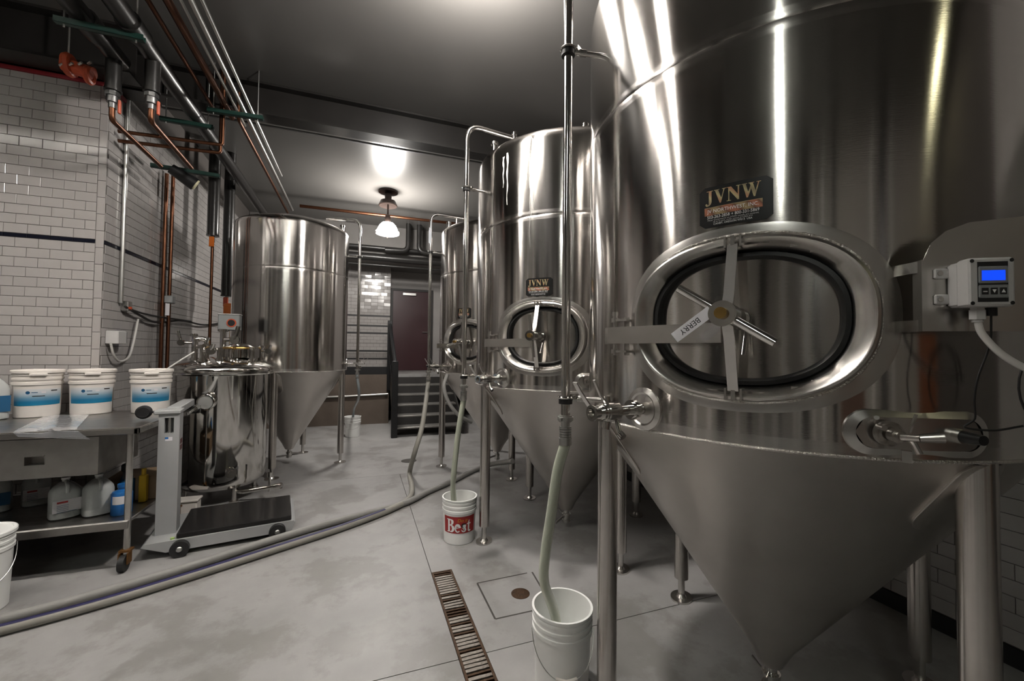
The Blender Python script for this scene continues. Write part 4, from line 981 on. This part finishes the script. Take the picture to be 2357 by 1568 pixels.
b2, R2 = bucket('open white bucket printed with a red panel reading Best', (.835, 3.545, 0), 0)
ang = math.atan2(-3.545, -.835)
def wrap(u, v, off): # on the bucket side, u along the front
    r = R2(v) + off; a = ang + u / .14; return Vector((r * math.cos(a), r * math.sin(a), v))
Ls = [[wrap(u, v, .0012) for v in (.100, .17, .238)] for u in [-.15 + .30 * k / 14 for k in range(15)]]
rp = obj('red_panel', MB().loft(Ls, closed=False), M_LABELR, b2)
BS = [[(.0, 1), (.42, 1), (.55, .95), (.60, .82), (.56, .66), (.46, .56), (.60, .48), (.66, .30), (.60, .10), (.46, 0), (.0, 0), (.0, .06), (.09, .06), (.09, .94), (.0, .94)]]
BH = [[(.27, .92), (.37, .90), (.40, .76), (.36, .62), (.27, .58)], [(.27, .50), (.40, .48), (.46, .28), (.40, .10), (.27, .08)]]
def arcp(cx, cy, rx, ry, a0, a1, n=12): return [(cx + rx * math.cos(math.radians(a0 + (a1 - a0) * k / n)), cy + ry * math.sin(math.radians(a0 + (a1 - a0) * k / n))) for k in range(n + 1)]
EL = [arcp(.25, .33, .25, .34, 5, 320) + arcp(.25, .33, .13, .24, 320, 180)[0:0] + [(.40, .10)] + arcp(.26, .33, .13, .25, 315, 200, 6) + [(.12, .30), (.50, .36)]]
SL = [arcp(.20, .50, .20, .18, 20, 230) + arcp(.20, .18, .20, .18, 70, -160) + [(.0, .24)] + arcp(.20, .18, .10, .10, -150, 70)[0:8] + arcp(.22, .48, .12, .10, 240, 30)[0:10]]
TL_ = [[(.02, .64), (.10, .66), (.20, .90), (.24, .90), (.24, .66), (.36, .66), (.36, .58), (.24, .58), (.24, .16), (.28, .10), (.36, .12), (.38, .06), (.30, -.01), (.18, .0), (.12, .08), (.12, .58), (.02, .58)]]
H_ = .108
for pols, x0, m, off in ((BS, 0, M_WHITE, .0030), (BH, 0, M_LABELR, .0042), (EL, .66, M_WHITE, .0030), (SL, 1.20, M_WHITE, .0030), (TL_, 1.62, M_WHITE, .0030)):
    me = flat([[((x + x0) * H_ - .112, y * H_ + .110) for x, y in p] for p in pols]); map_mesh(me, lambda c: wrap(c.x, c.y, off)); me.materials.append(m); obj('lettering', me, None, rp)
me = text_mesh('Do it', .040, shear=.25); map_mesh(me, lambda c: wrap(c.x + .025, c.y + .196, .0046)); me.materials.append(M_YELL); obj('small_lettering', me, None, rp)
b3, R3 = bucket('small white bucket on the floor by the far left tank leg', onz(811, 1004, 0), 0)
bail(b3, R3, .37, -1.7, .12, False)
b4, R4 = bucket('tall white lidded bucket on the floor in front of the steel table', (-2.18, 3.52, 0), 0, True, None, 'white five gallon buckets', .165, .145, .47)
bail(b4, R4, .47, -.9, .20, False)

# ------------------------------------------------------------------ hoses
def hose(name, pts, r, m, label, k=8, n=12):
    t = tag(obj(name, MB().tube(spline(pts, k), r, n), m), label, 'hose'); return t
def cip_foot(T, az, rel, R): a = az + math.radians(rel); return Vector((T.location.x + (R + .15) * math.cos(a), T.location.y + (R + .15) * math.sin(a), 1.21))
c1 = cip_foot(T1, AZ1, -45, TANK_R); bb = Vector((.965, 1.865, 0))
hose('clear_hose', [c1 + Vector((0, 0, .035)), c1, c1 + Vector((-.022, .03, -.13)), c1 + Vector((-.03, .07, -.32)), c1 + Vector((-.04, .11, -.52)), c1 + Vector((-.032, .14, -.68)), (bb.x - .055, bb.y - .02, .36), (bb.x + .0, bb.y - .0, .15)], .024, M_CLEAR, 'milky green clear hose running from the large tank into the open bucket')
c2 = cip_foot(T2, AZ2, -45, TANK_R)
hose('clear_hose', [c2 + Vector((0, 0, .035)), c2, c2 + Vector((-.02, .02, -.16)), c2 + Vector((-.04, .04, -.35)), c2 + Vector((-.06, .07, -.65)), (.775, 3.53, .40), (.80, 3.545, .20)], .024, M_CLEAR, 'milky clear hose running into the bucket printed Best')
cl3 = cip_foot(TL, math.radians(22), -22, .7244); 
hose('clear_hose', [cl3 + Vector((0, 0, .03)), cl3, cl3 + Vector((.03, .2, -.3)), Vector((b3.location.x + .02, b3.location.y, .5)), Vector((b3.location.x, b3.location.y, .2))], .020, mat('grey_clear_hose', (.30, .33, .34), .3, 0, .1, 8), 'grey hose hanging into the small bucket at the back')
c3 = cip_foot(T3, math.radians(-140), -45, TANK_R)
zf = .034
def fp(px, py, z=zf): return onz(px, py, z)
L1 = [c3 + Vector((0, 0, .03)), c3 + Vector((-.01, -.02, -.1)), ony(972, 980, 5.35), ony(955, 1040, 5.25), fp(943, 1088), fp(948, 1120), fp(942, 1147), fp(905, 1170), fp(800, 1210), fp(640, 1262), fp(450, 1322), fp(250, 1383), fp(60, 1435), fp(-160, 1490)]
h1 = thing('grey_hose', 'pale hose dropping from the tank by the stair, navy stripe along the floor', 'hose')
pts = spline(L1, 8); obj('rubber', MB().tube(pts, .030, 12), M_HOSEB, h1)
lp_ = []; Q_ = pts[58:]
for i, p in enumerate(Q_):
    d = (Q_[min(i + 1, len(Q_) - 1)] - Q_[max(i - 1, 0)]).normalized(); x = d.cross(Vector((0, 0, 1))).normalized(); up = x.cross(d)
    lp_.append([p + (x * math.cos(math.radians(a)) + up * math.sin(math.radians(a))) * .0308 for a in (72, 85, 98, 112, 126)])
obj('stripe', MB().loft(lp_, closed=False), M_BLUE, h1)
L2 = [onz(1180, 1062, .30), fp(1135, 1068, .1), fp(1097, 1080), fp(1040, 1108), fp(985, 1132), fp(940, 1155), fp(890, 1170), fp(780, 1198), fp(620, 1245), fp(430, 1306), fp(240, 1362), fp(60, 1412), fp(-160, 1462)]
hose('grey_hose', L2, .030, M_HOSE, 'plain grey rubber hose running along the floor beside the striped one', 8)

hose('grey_hose', [ony(1030, 862, 4.95), ony(1022, 890, 4.9), ony(1032, 925, 4.88), ony(1055, 955, 4.88), ony(1085, 972, 4.95)], .022, M_HOSE, 'short grey hose looped below the port of the tank by the stair')

# ------------------------------------------------------------------ steel work table
TZ = 1.04; TX1, TY0, TX0, TY1 = -1.50, 3.77, -3.75, 4.80
tb = thing('work_table', 'worn stainless steel work table on casters with a drawer and under-shelf', 'table', (TX1, TY0, 0))
W_ = TX0 - TX1; D_ = TY1 - TY0
obj('table_top', MB().bbox(W_, 0, 0, D_, TZ - .006, TZ, .003).bbox(W_, 0, 0, .03, TZ - .05, TZ - .004, .006).bbox(-.03, 0, .0, D_, TZ - .05, TZ - .004, .006), M_TABLE, tb)
obj('under_shelf', MB().bbox(W_ + .04, -.06, .05, D_ - .05, .335, .36, .004).bbox(W_ + .04, -.06, .04, .06, .30, .358, .004), M_TABLE, tb)
for x in (-.075, W_ + .075):
    for y in (.075, D_ - .075):
        lg = obj('leg', MB().cyl((x, y, .14), (x, y, TZ - .01), .021, n=16), M_STEEL, tb)
        cs = MB().box(x - .035, x + .035, y - .03, y + .03, .13, .145); cs.box(x - .03, x - .022, y - .05, y + .01, .05, .13).box(x + .022, x + .03, y - .05, y + .01, .05, .13)
        ca = obj('caster', cs, M_CASTER, lg); obj('wheel', MB().cyl((x - .018, y - .035, .058), (x + .018, y - .035, .058), .058, n=20), M_RUBBER, ca)
dq = lambda px, py: ony(px, py, TY0 + .03) - Vector((TX1, TY0, 0))
d1, d0 = dq(228, 1005), dq(228, 1092); pl0, pl1 = dq(55, 1073), dq(103, 1050)
dw = obj('drawer', MB().box(-1.9, pl0.x, .03, .10, d0.z, d1.z).box(pl1.x, d1.x, .03, .10, d0.z, d1.z).box(pl0.x, pl1.x, .03, .10, d0.z, pl0.z).box(pl0.x, pl1.x, .03, .10, pl1.z, d1.z).box(-1.9, d1.x, .10, .60, d0.z, d1.z), M_TABLED, tb)
obj('drawer_pull', MB().box(pl0.x, pl1.x, .096, .10, pl0.z, pl1.z), M_TABLED, dw)
obj('pull_lip', MB().box(pl0.x, pl1.x, .022, .031, pl1.z, pl1.z + .007), M_TABLED, dw)
obj('drawer_runner', MB().box(-1.40, -.36, .06, .10, .955, 1.0), M_BLACKP, tb)
# buckets on the table
def gbucket(px, py, label, w, hh=.385, printed=True):
    p = onz(px, py, TZ); t, R = bucket(label, (p.x, p.y + .10, TZ), 0, True, M_CREAMP, 'lidded buckets with blue labels on the steel table', .150, .132, .375)
    a = math.atan2(-p.y - .10, -p.x); r0 = lambda v: R(v) + .0014
    def wr(u, v, off=0): aa = a + u / .14; return Vector(((r0(v) + off) * math.cos(aa), (r0(v) + off) * math.sin(aa), v))
    L = [[wr(u, v) for v in (.10, .14, .18, .235)] for u in [-.16 + .32 * k / 16 for k in range(17)]]
    lb = obj('label', MB().loft(L, closed=False), M_GRAD, t)
    dot = flat([[(.013 * math.cos(k * PI / 8) - .055, .013 * math.sin(k * PI / 8) + .205) for k in range(16)]]); map_mesh(dot, lambda c: wr(c.x, c.y, .0008)); dot.materials.append(M_LABELN); obj('round_mark', dot, None, lb)
    for (u0, u1, v0, v1, m) in ((-.03, .04, .172, .179, M_LABELK), (.075, .12, .212, .221, M_LABELK), (-.035, .0, .202, .207, M_LABELN), (.02, .045, .198, .214, M_LABELW)):
        me = flat([[(u0 + (u1 - u0) * k / 4, v0), (u0 + (u1 - u0) * (k + 1) / 4, v0), (u0 + (u1 - u0) * (k + 1) / 4, v1), (u0 + (u1 - u0) * k / 4, v1)] for k in range(4)]); map_mesh(me, lambda c: wr(c.x, c.y, .0008)); me.materials.append(m); obj('printed_line', me, None, lb)
    obj('lid_tab', MB().bbox(-.05, .05, -.012, .012, .34, .362, .004, Matrix.Rotation(a + PI / 2, 4, 'Z') @ Matrix.Translation((0, -.152, 0))), M_CREAMP, t)
    return t
gbucket(64, 962, 'lidded cream bucket with a blue label between the plastic jug and the next bucket', 1)
gbucket(194, 955, 'lidded cream bucket with a blue label standing behind the plastic bag on the table', 1)
gbucket(334, 951, 'lidded cream bucket with a blue label at the table end next to the grey scale', 1)
# plastic jugs
def jug(label, loc, rz, scale=1.0, m=None, label_m=None, print_m=None, handle=True, hgt=.29, liquid=True):
    t = thing('plastic_jug', label, 'jug', loc, rz, 'plastic jugs'); a = .085 * scale; h = hgt * scale
    L = []
    for z, s in ((0, .88), (.01, 1), (.05, 1), (.055, .985), (.06, 1), (.62 * h, 1), (.70 * h, .93), (.80 * h, .68), (.88 * h, .38), (.90 * h, .25)):
        z = z if z > .07 or z < .07 else z
        L.append([(q[0] * s, q[1] * s, z) for q in oval(a, a, 28, 3.2)])
    obj('body', MB().loft(L, True, True), m or M_JUG, t)
    obj('neck', MB().cyl((0, 0, .89 * h), (0, 0, .95 * h), .020 * scale, n=16), m or M_JUG, t)
    obj('cap', MB().cyl((0, 0, .95 * h), (0, 0, 1.0 * h), .024 * scale, n=18), M_WHITEP, t)
    if handle: obj('grip', MB().tube(bend([(0, -a * .25, .92 * h), (0, -a * .95, .86 * h), (0, -a * 1.0, .66 * h)], .03), .011 * scale, 10), m or M_JUG, t)
    if label_m:
        lb = obj('label', MB().box(-a * .86, a * .86, -a - .0015, -a - .0005, .09 * h + .03, .50 * h), label_m, t)
        if print_m:
            obj('printed_heading', MB().box(-a * .6, a * .05, -a - .0022, -a - .0016, .42 * h, .465 * h), print_m, lb)
            for q in range(5): obj('printed_line', MB().box(-a * .6, a * (.1 if q < 4 else .6), -a - .0022, -a - .0016, .36 * h - q * .012, .365 * h - q * .012 + .001), M_LABELN, lb)
    return t
SH = .36
def face(p): return math.atan2(p.y, p.x) - PI / 2
p = onz(129, 1200, SH); jug('clear plastic jug with a white and red label on the table shelf', (p.x, p.y + .09, SH), face(p) + .12, 1.0, None, M_LABELW, M_LABELR)
p = onz(208, 1192, SH); jug('clear unlabelled plastic jug on the table shelf', (p.x, p.y + .09, SH), face(p) + .12, 1.02)
p = onz(83, 1160, SH); jug('clear jug with a white label behind the front jugs on the shelf', (p.x, p.y, SH), face(p), .95, None, M_LABELW, M_LABELR)
p = onz(-14, 1178, SH); jug('white jug with a teal label at the shelf behind the floor bucket', (p.x, p.y, SH), face(p), 1.05, None, M_LABELN, None)
p = onz(12, 962, TZ); jug('large milky jug with a blue label on the table top', (p.x - .04, p.y - .10, TZ), face(p) + .3, 1.15, M_JUG, M_LABELN, None, True, .33)
# blue bottle, yellow spray bottle, box and sack on the shelf
p = onz(271, 1188, SH); bl = thing('blue_bottle', 'squat blue bottle with a white label on the table shelf', 'bottle', (p.x, p.y + .05, SH), face(p))
obj('body', MB().lathe([(.001, 0), (.058, 0), (.062, .006), (.062, .155), (.055, .17), (.024, .185), (.024, .20), (.001, .20)], 28), M_BLUEB, bl)
obj('cap', MB().cyl((0, 0, .20), (0, 0, .225), .028, n=18), M_BLUEB, bl)
obj('label', MB().loft([[(.0628 * math.cos(a), .0628 * math.sin(a), z) for z in (.085, .145)] for a in [math.radians(215 + k * 110 / 10) for k in range(11)]], closed=False), M_LABELW, bl)
p = onz(276, 1160, SH); nb = thing('navy_bottle', 'tall navy bottle with a black trigger cap behind the blue bottle', 'bottle', (p.x + .03, p.y + .03, SH), 0)
obj('body', MB().lathe([(.001, 0), (.045, 0), (.048, .01), (.048, .18), (.02, .24), (.02, .26), (.001, .26)], 20), M_LABELN, nb); obj('trigger_cap', MB().bbox(-.02, .02, -.06, .03, .26, .32, .006).box(-.008, .008, -.055, -.04, .20, .27), M_BLACKP, nb)
p = onz(307, 1175, SH); yb = thing('yellow_bottle', 'narrow yellow bottle standing behind the table leg', 'bottle', (p.x - .02, p.y + .20, SH), 0)
obj('body', MB().bbox(-.025, .025, -.025, .025, 0, .22, .006), M_YELL, yb); obj('cap', MB().cyl((0, 0, .22), (0, 0, .27), .016, n=12), M_YELL, yb)
p = onz(330, 1165, .36); cb_ = thing('cardboard_box', 'tan cardboard box at the back of the table shelf', 'box', (p.x - .12, p.y + .30, SH), .1)
obj('carton', MB().bbox(-.19, .19, -.14, .14, 0, .20, .003), M_CARD, cb_); obj('flap', MB().box(-.19, .19, -.16, -.14, .195, .20), M_CARD, cb_)
# plastic bag lying on the table
bg = []; A, B_, C_, D2 = onz(18, 1000, TZ + .004), onz(165, 1000, TZ + .004), onz(205, 955, TZ + .004), onz(108, 955, TZ + .004)
for i in range(13):
    row = []
    for j in range(13):
        u, v = i / 12, j / 12; q = (A * (1 - u) + B_ * u) * (1 - v) + (D2 * (1 - u) + C_ * u) * v
        z = TZ + .005 + .010 * (math.sin(u * 7 + v * 3) ** 2) * min(1, 6 * u, 6 * (1 - u), 6 * v, 6 * (1 - v))
        if q.y < TY0 - .004: z = TZ + .003 - max(0, (TY0 - q.y)) * .35; q.y = TY0 - .006
        row.append((q.x, max(q.y, TY0 - .008), z))
    bg.append(row)
tag(obj('plastic_bag', MB().loft(bg, closed=False), M_BAG), 'empty clear plastic bag draped over the table edge', 'bag')

# ------------------------------------------------------------------ platform scale
sc = thing('platform_scale', 'grey wheeled platform scale with a black plate and tall column', 'scale', (-1.475, 3.93, 0), math.radians(9))
poly = [(0, .10), (.0, .125), (.95, .125), (.98, .11), (.98, .10), (.93, .035), (.06, .035)]
Mxz = Matrix(((1, 0, 0, 0), (0, 0, 1, 0), (0, 1, 0, 0), (0, 0, 0, 1)))
bs = MB(); pl_ = [(-.03, .125), (.97, .125), (.985, .11), (.96, .04), (.10, .04), (-.05, .105)]
bs.loft([[(x, .0, z) for x, z in pl_], [(x, .62, z) for x, z in pl_]], True, True)
obj('base', bs, M_SCALE, sc)
obj('platform_plate', MB().bbox(.16, .955, .015, .605, .125, .165, .006), M_SCALEB, sc)
for x in (.19, .85):
    for y in (-.025, .625):
        wh = obj('wheel', MB().cyl((x, y - .022, .062), (x, y + .022, .062), .062, n=28), M_RUBBER, sc)
        s_ = -1 if y < 0 else 1; obj('hub_cap', MB().cyl((x, y + s_ * .022, .062), (x, y + s_ * .030, .062), .022, .016, n=16), M_COND, wh)
col_ = obj('column', MB().box(.0, .135, .16, .30, .12, .93).box(.0, .135, .16, .30, 1.055, 1.085).box(.0, .038, .16, .30, .93, 1.055).box(.098, .135, .16, .30, .93, 1.055).box(.038, .098, .27, .30, .93, 1.055), M_SCALE, sc)
obj('slot', MB().box(.038, .098, .262, .27, .93, 1.055), M_SCALE, col_)
obj('slot_rod', MB().cyl((.068, .185, .93), (.068, .185, 1.055), .012, n=12), M_COND, col_)
obj('maker_sticker', MB().box(.045, .092, .1588, .161, .87, .90), M_LABELW, col_)
obj('sticker_stripe', MB().box(.045, .066, .158, .1588, .885, .90), M_BLUEB, col_)
obj('warning_label', MB().box(.1345, .1362, .20, .28, .83, .87).box(.1345, .1362, .20, .28, .78, .82), mat('maroon_label', (.09, .02, .02), .5, 0, .1, 10), col_)
hdm = MB().bbox(-.03, .14, .145, .32, 1.085, 1.115, .006); obj('column_cap', hdm, M_SCALE, sc)
arm = obj('beam_arm', MB().bbox(.02, .115, .30, .95, 1.06, 1.125, .008), M_SCALE, sc); arm.rotation_euler = (0, 0, 0)
obj('beam_rail', MB().cyl((.15, .38, 1.05), (.15, .92, 1.05), .012, n=12).cyl((.15, .70, 1.05), (.15, .85, 1.05), .028, n=16), M_POL, arm)
obj('bracket', MB().bbox(.09, .17, .86, .93, .99, 1.06, .006), M_BLACKP, arm)
obj('knob', MB().lathe([(.001, -.03), (.04, -.03), (.052, -.015), (.052, .015), (.04, .03), (.001, .03)], 24, Matrix.Translation((-.10, .20, 1.105)) @ Matrix.Rotation(PI / 2, 4, 'X')).cyl((-.06, .2, 1.105), (.0, .2, 1.10), .008), M_BLACKP, sc)
obj('level_bubble', MB().cyl((.135, .03, .125), (.135, .03, .137), .014, n=14), mat('green_bubble', (.35, .5, .15), .3, 0, .1, 10), sc)

# ------------------------------------------------------------------ small polished vessel
vx, vy, vr = -1.40, 5.40, .415
vs_ = thing('polished_vessel', 'small mirror-polished stainless vessel with a clamped lid crowded with valves', 'vessel', (vx, vy, 0))
obj('body', MB().lathe([(.10, .14), (vr - .05, .16), (vr - .01, .20), (vr, .26), (vr, 1.33), (vr + .004, 1.35)], 96), M_MIRROR, vs_)
obj('rim', MB().lathe([(vr, 1.335), (vr + .05, 1.34), (vr + .058, 1.352), (vr + .05, 1.365), (vr + .02, 1.37), (vr, 1.37)], 96), M_POL, vs_)
ld = obj('lid', MB().lathe([(vr + .052, 1.368), (vr + .057, 1.39), (vr + .045, 1.42), (vr + .01, 1.445), (vr - .06, 1.475), (vr - .16, 1.505), (vr - .28, 1.525), (.001, 1.535)], 96), M_POL, vs_)
ld.location = (0, 0, 0)
for k in range(4):
    a = k * PI / 2 + .6; lg = obj('leg', MB().cyl((.33 * math.cos(a), .33 * math.sin(a), .02), (.33 * math.cos(a), .33 * math.sin(a), .24), .022, n=12).cyl((.33 * math.cos(a), .33 * math.sin(a), 0), (.33 * math.cos(a), .33 * math.sin(a), .02), .045, n=16), M_STEEL, vs_)
md_ = MB().lathe([(.13, 1.520), (.13, 1.610), (.15, 1.615), (.15, 1.635), (.10, 1.665), (.001, 1.680)], 40, Matrix.Translation((.14, -.02, 0))); obj('lid_manway', md_, M_MIRROR, ld)
cl_ = MB().torus(.152, .012, 40, 8, Matrix.Translation((.14, -.02, 1.625))).cyl((.14, -.17, 1.625), (.14, -.23, 1.625), .009).cyl((.14, -.23, 1.610), (.14, -.23, 1.640), .015); obj('band_clamp', cl_, M_BRONZE, ld)
for (x, y, h, r, e) in ((-.22, -.18, .22, .022, .10), (-.30, .02, .28, .02, -.10), (-.12, -.30, .16, .025, .08), (.02, -.28, .13, .022, 0), (.33, .08, .16, .02, .08), (.30, -.18, .14, .024, 0), (-.05, .10, .34, .03, .12)):
    f = MB().cyl((x, y, 1.39), (x, y, 1.480 + h), r, n=14); tri_clamp(f, (x, y, 1.500), (0, 0, 1), r * 1.7); tri_clamp(f, (x, y, 1.480 + h), (0, 0, 1), r * 1.8)
    if e: f.tube(bend([(x, y, 1.480 + h * .7), (x + e, y - .04, 1.480 + h * .7), (x + e * 1.3, y - .05, 1.480 + h * 1.15)], .03), r * .8, 10); f.cyl((x + e, y - .06, 1.480 + h * .7), (x + e, y - .02, 1.480 + h * .7), r * 1.6, n=14)
    obj('lid_fitting', f, M_POL, ld)
obj('lid_elbow', MB().tube(bend([(-.14, -.12, 1.500), (-.14, -.12, 1.720), (-.24, -.14, 1.720), (-.24, -.14, 1.600)], .05, 8), .024, 12), M_POL, ld)
obj('air_line', MB().tube(spline([(-.2, -.28, 1.580), (-.3, -.38, 1.480), (-.42, -.44, 1.360), (-.5, -.46, 1.260)], 6), .008, 8), M_CABLEW, ld)
# front gauge and ports: toward the viewer
va = math.atan2(-vy, -vx); vf = lambda da, r, z: Vector((r * math.cos(va + da), r * math.sin(va + da), z))
obj('sight_glass', MB().cyl(vf(-.32, vr - .01, 1.08), vf(-.32, vr + .06, 1.08), .075, n=32).torus(.072, .010, 32, 8, Matrix.Translation(vf(-.32, vr + .06, 1.08)) @ vf(-.32, 1, 0).to_track_quat('Z', 'Y').to_matrix().to_4x4()), M_POL, vs_)
obj('gauge_lens', MB().cyl(vf(-.32, vr + .055, 1.08), vf(-.32, vr + .062, 1.08), .064, n=32), M_GLASS, vs_)
obj('front_port', MB().cyl(vf(.18, vr - .01, .34), vf(.18, vr + .03, .34), .05, n=28).cyl(vf(.18, vr + .03, .34), vf(.18, vr + .04, .34), .028, n=20), M_MIRROR, vs_)
obj('drain_pipe', MB().tube(bend([vf(.25, .10, .17), vf(.45, vr - .05, .10), vf(.75, vr + .20, .14), vf(.78, vr + .34, .17)], .06), .022, 12).cyl(vf(.755, vr + .20, .10), vf(.755, vr + .20, .26), .014), M_POL, vs_)
obj('drain_valve', MB().cyl(vf(.77, vr + .26, .15), vf(.775, vr + .33, .165), .032, n=18), M_POL, vs_)
obj('drain_cap', MB().cyl(vf(.75, vr + .20, .25), vf(.75, vr + .20, .30), .022, n=14), M_POL, vs_)
# block under the vessel's cables
blc = thing('plinth_block', 'pale block on the floor between the scale and the polished vessel', 'block', onz(412, 1190, 0)); obj('slab', MB().bbox(-.14, .14, 0, .12, 0, .13, .01), M_OLDCON if False else M_CREAMP, blc); obj('top_board', MB().bbox(-.15, .15, -.01, .13, .13, .15, .004), M_CREAMP, blc)
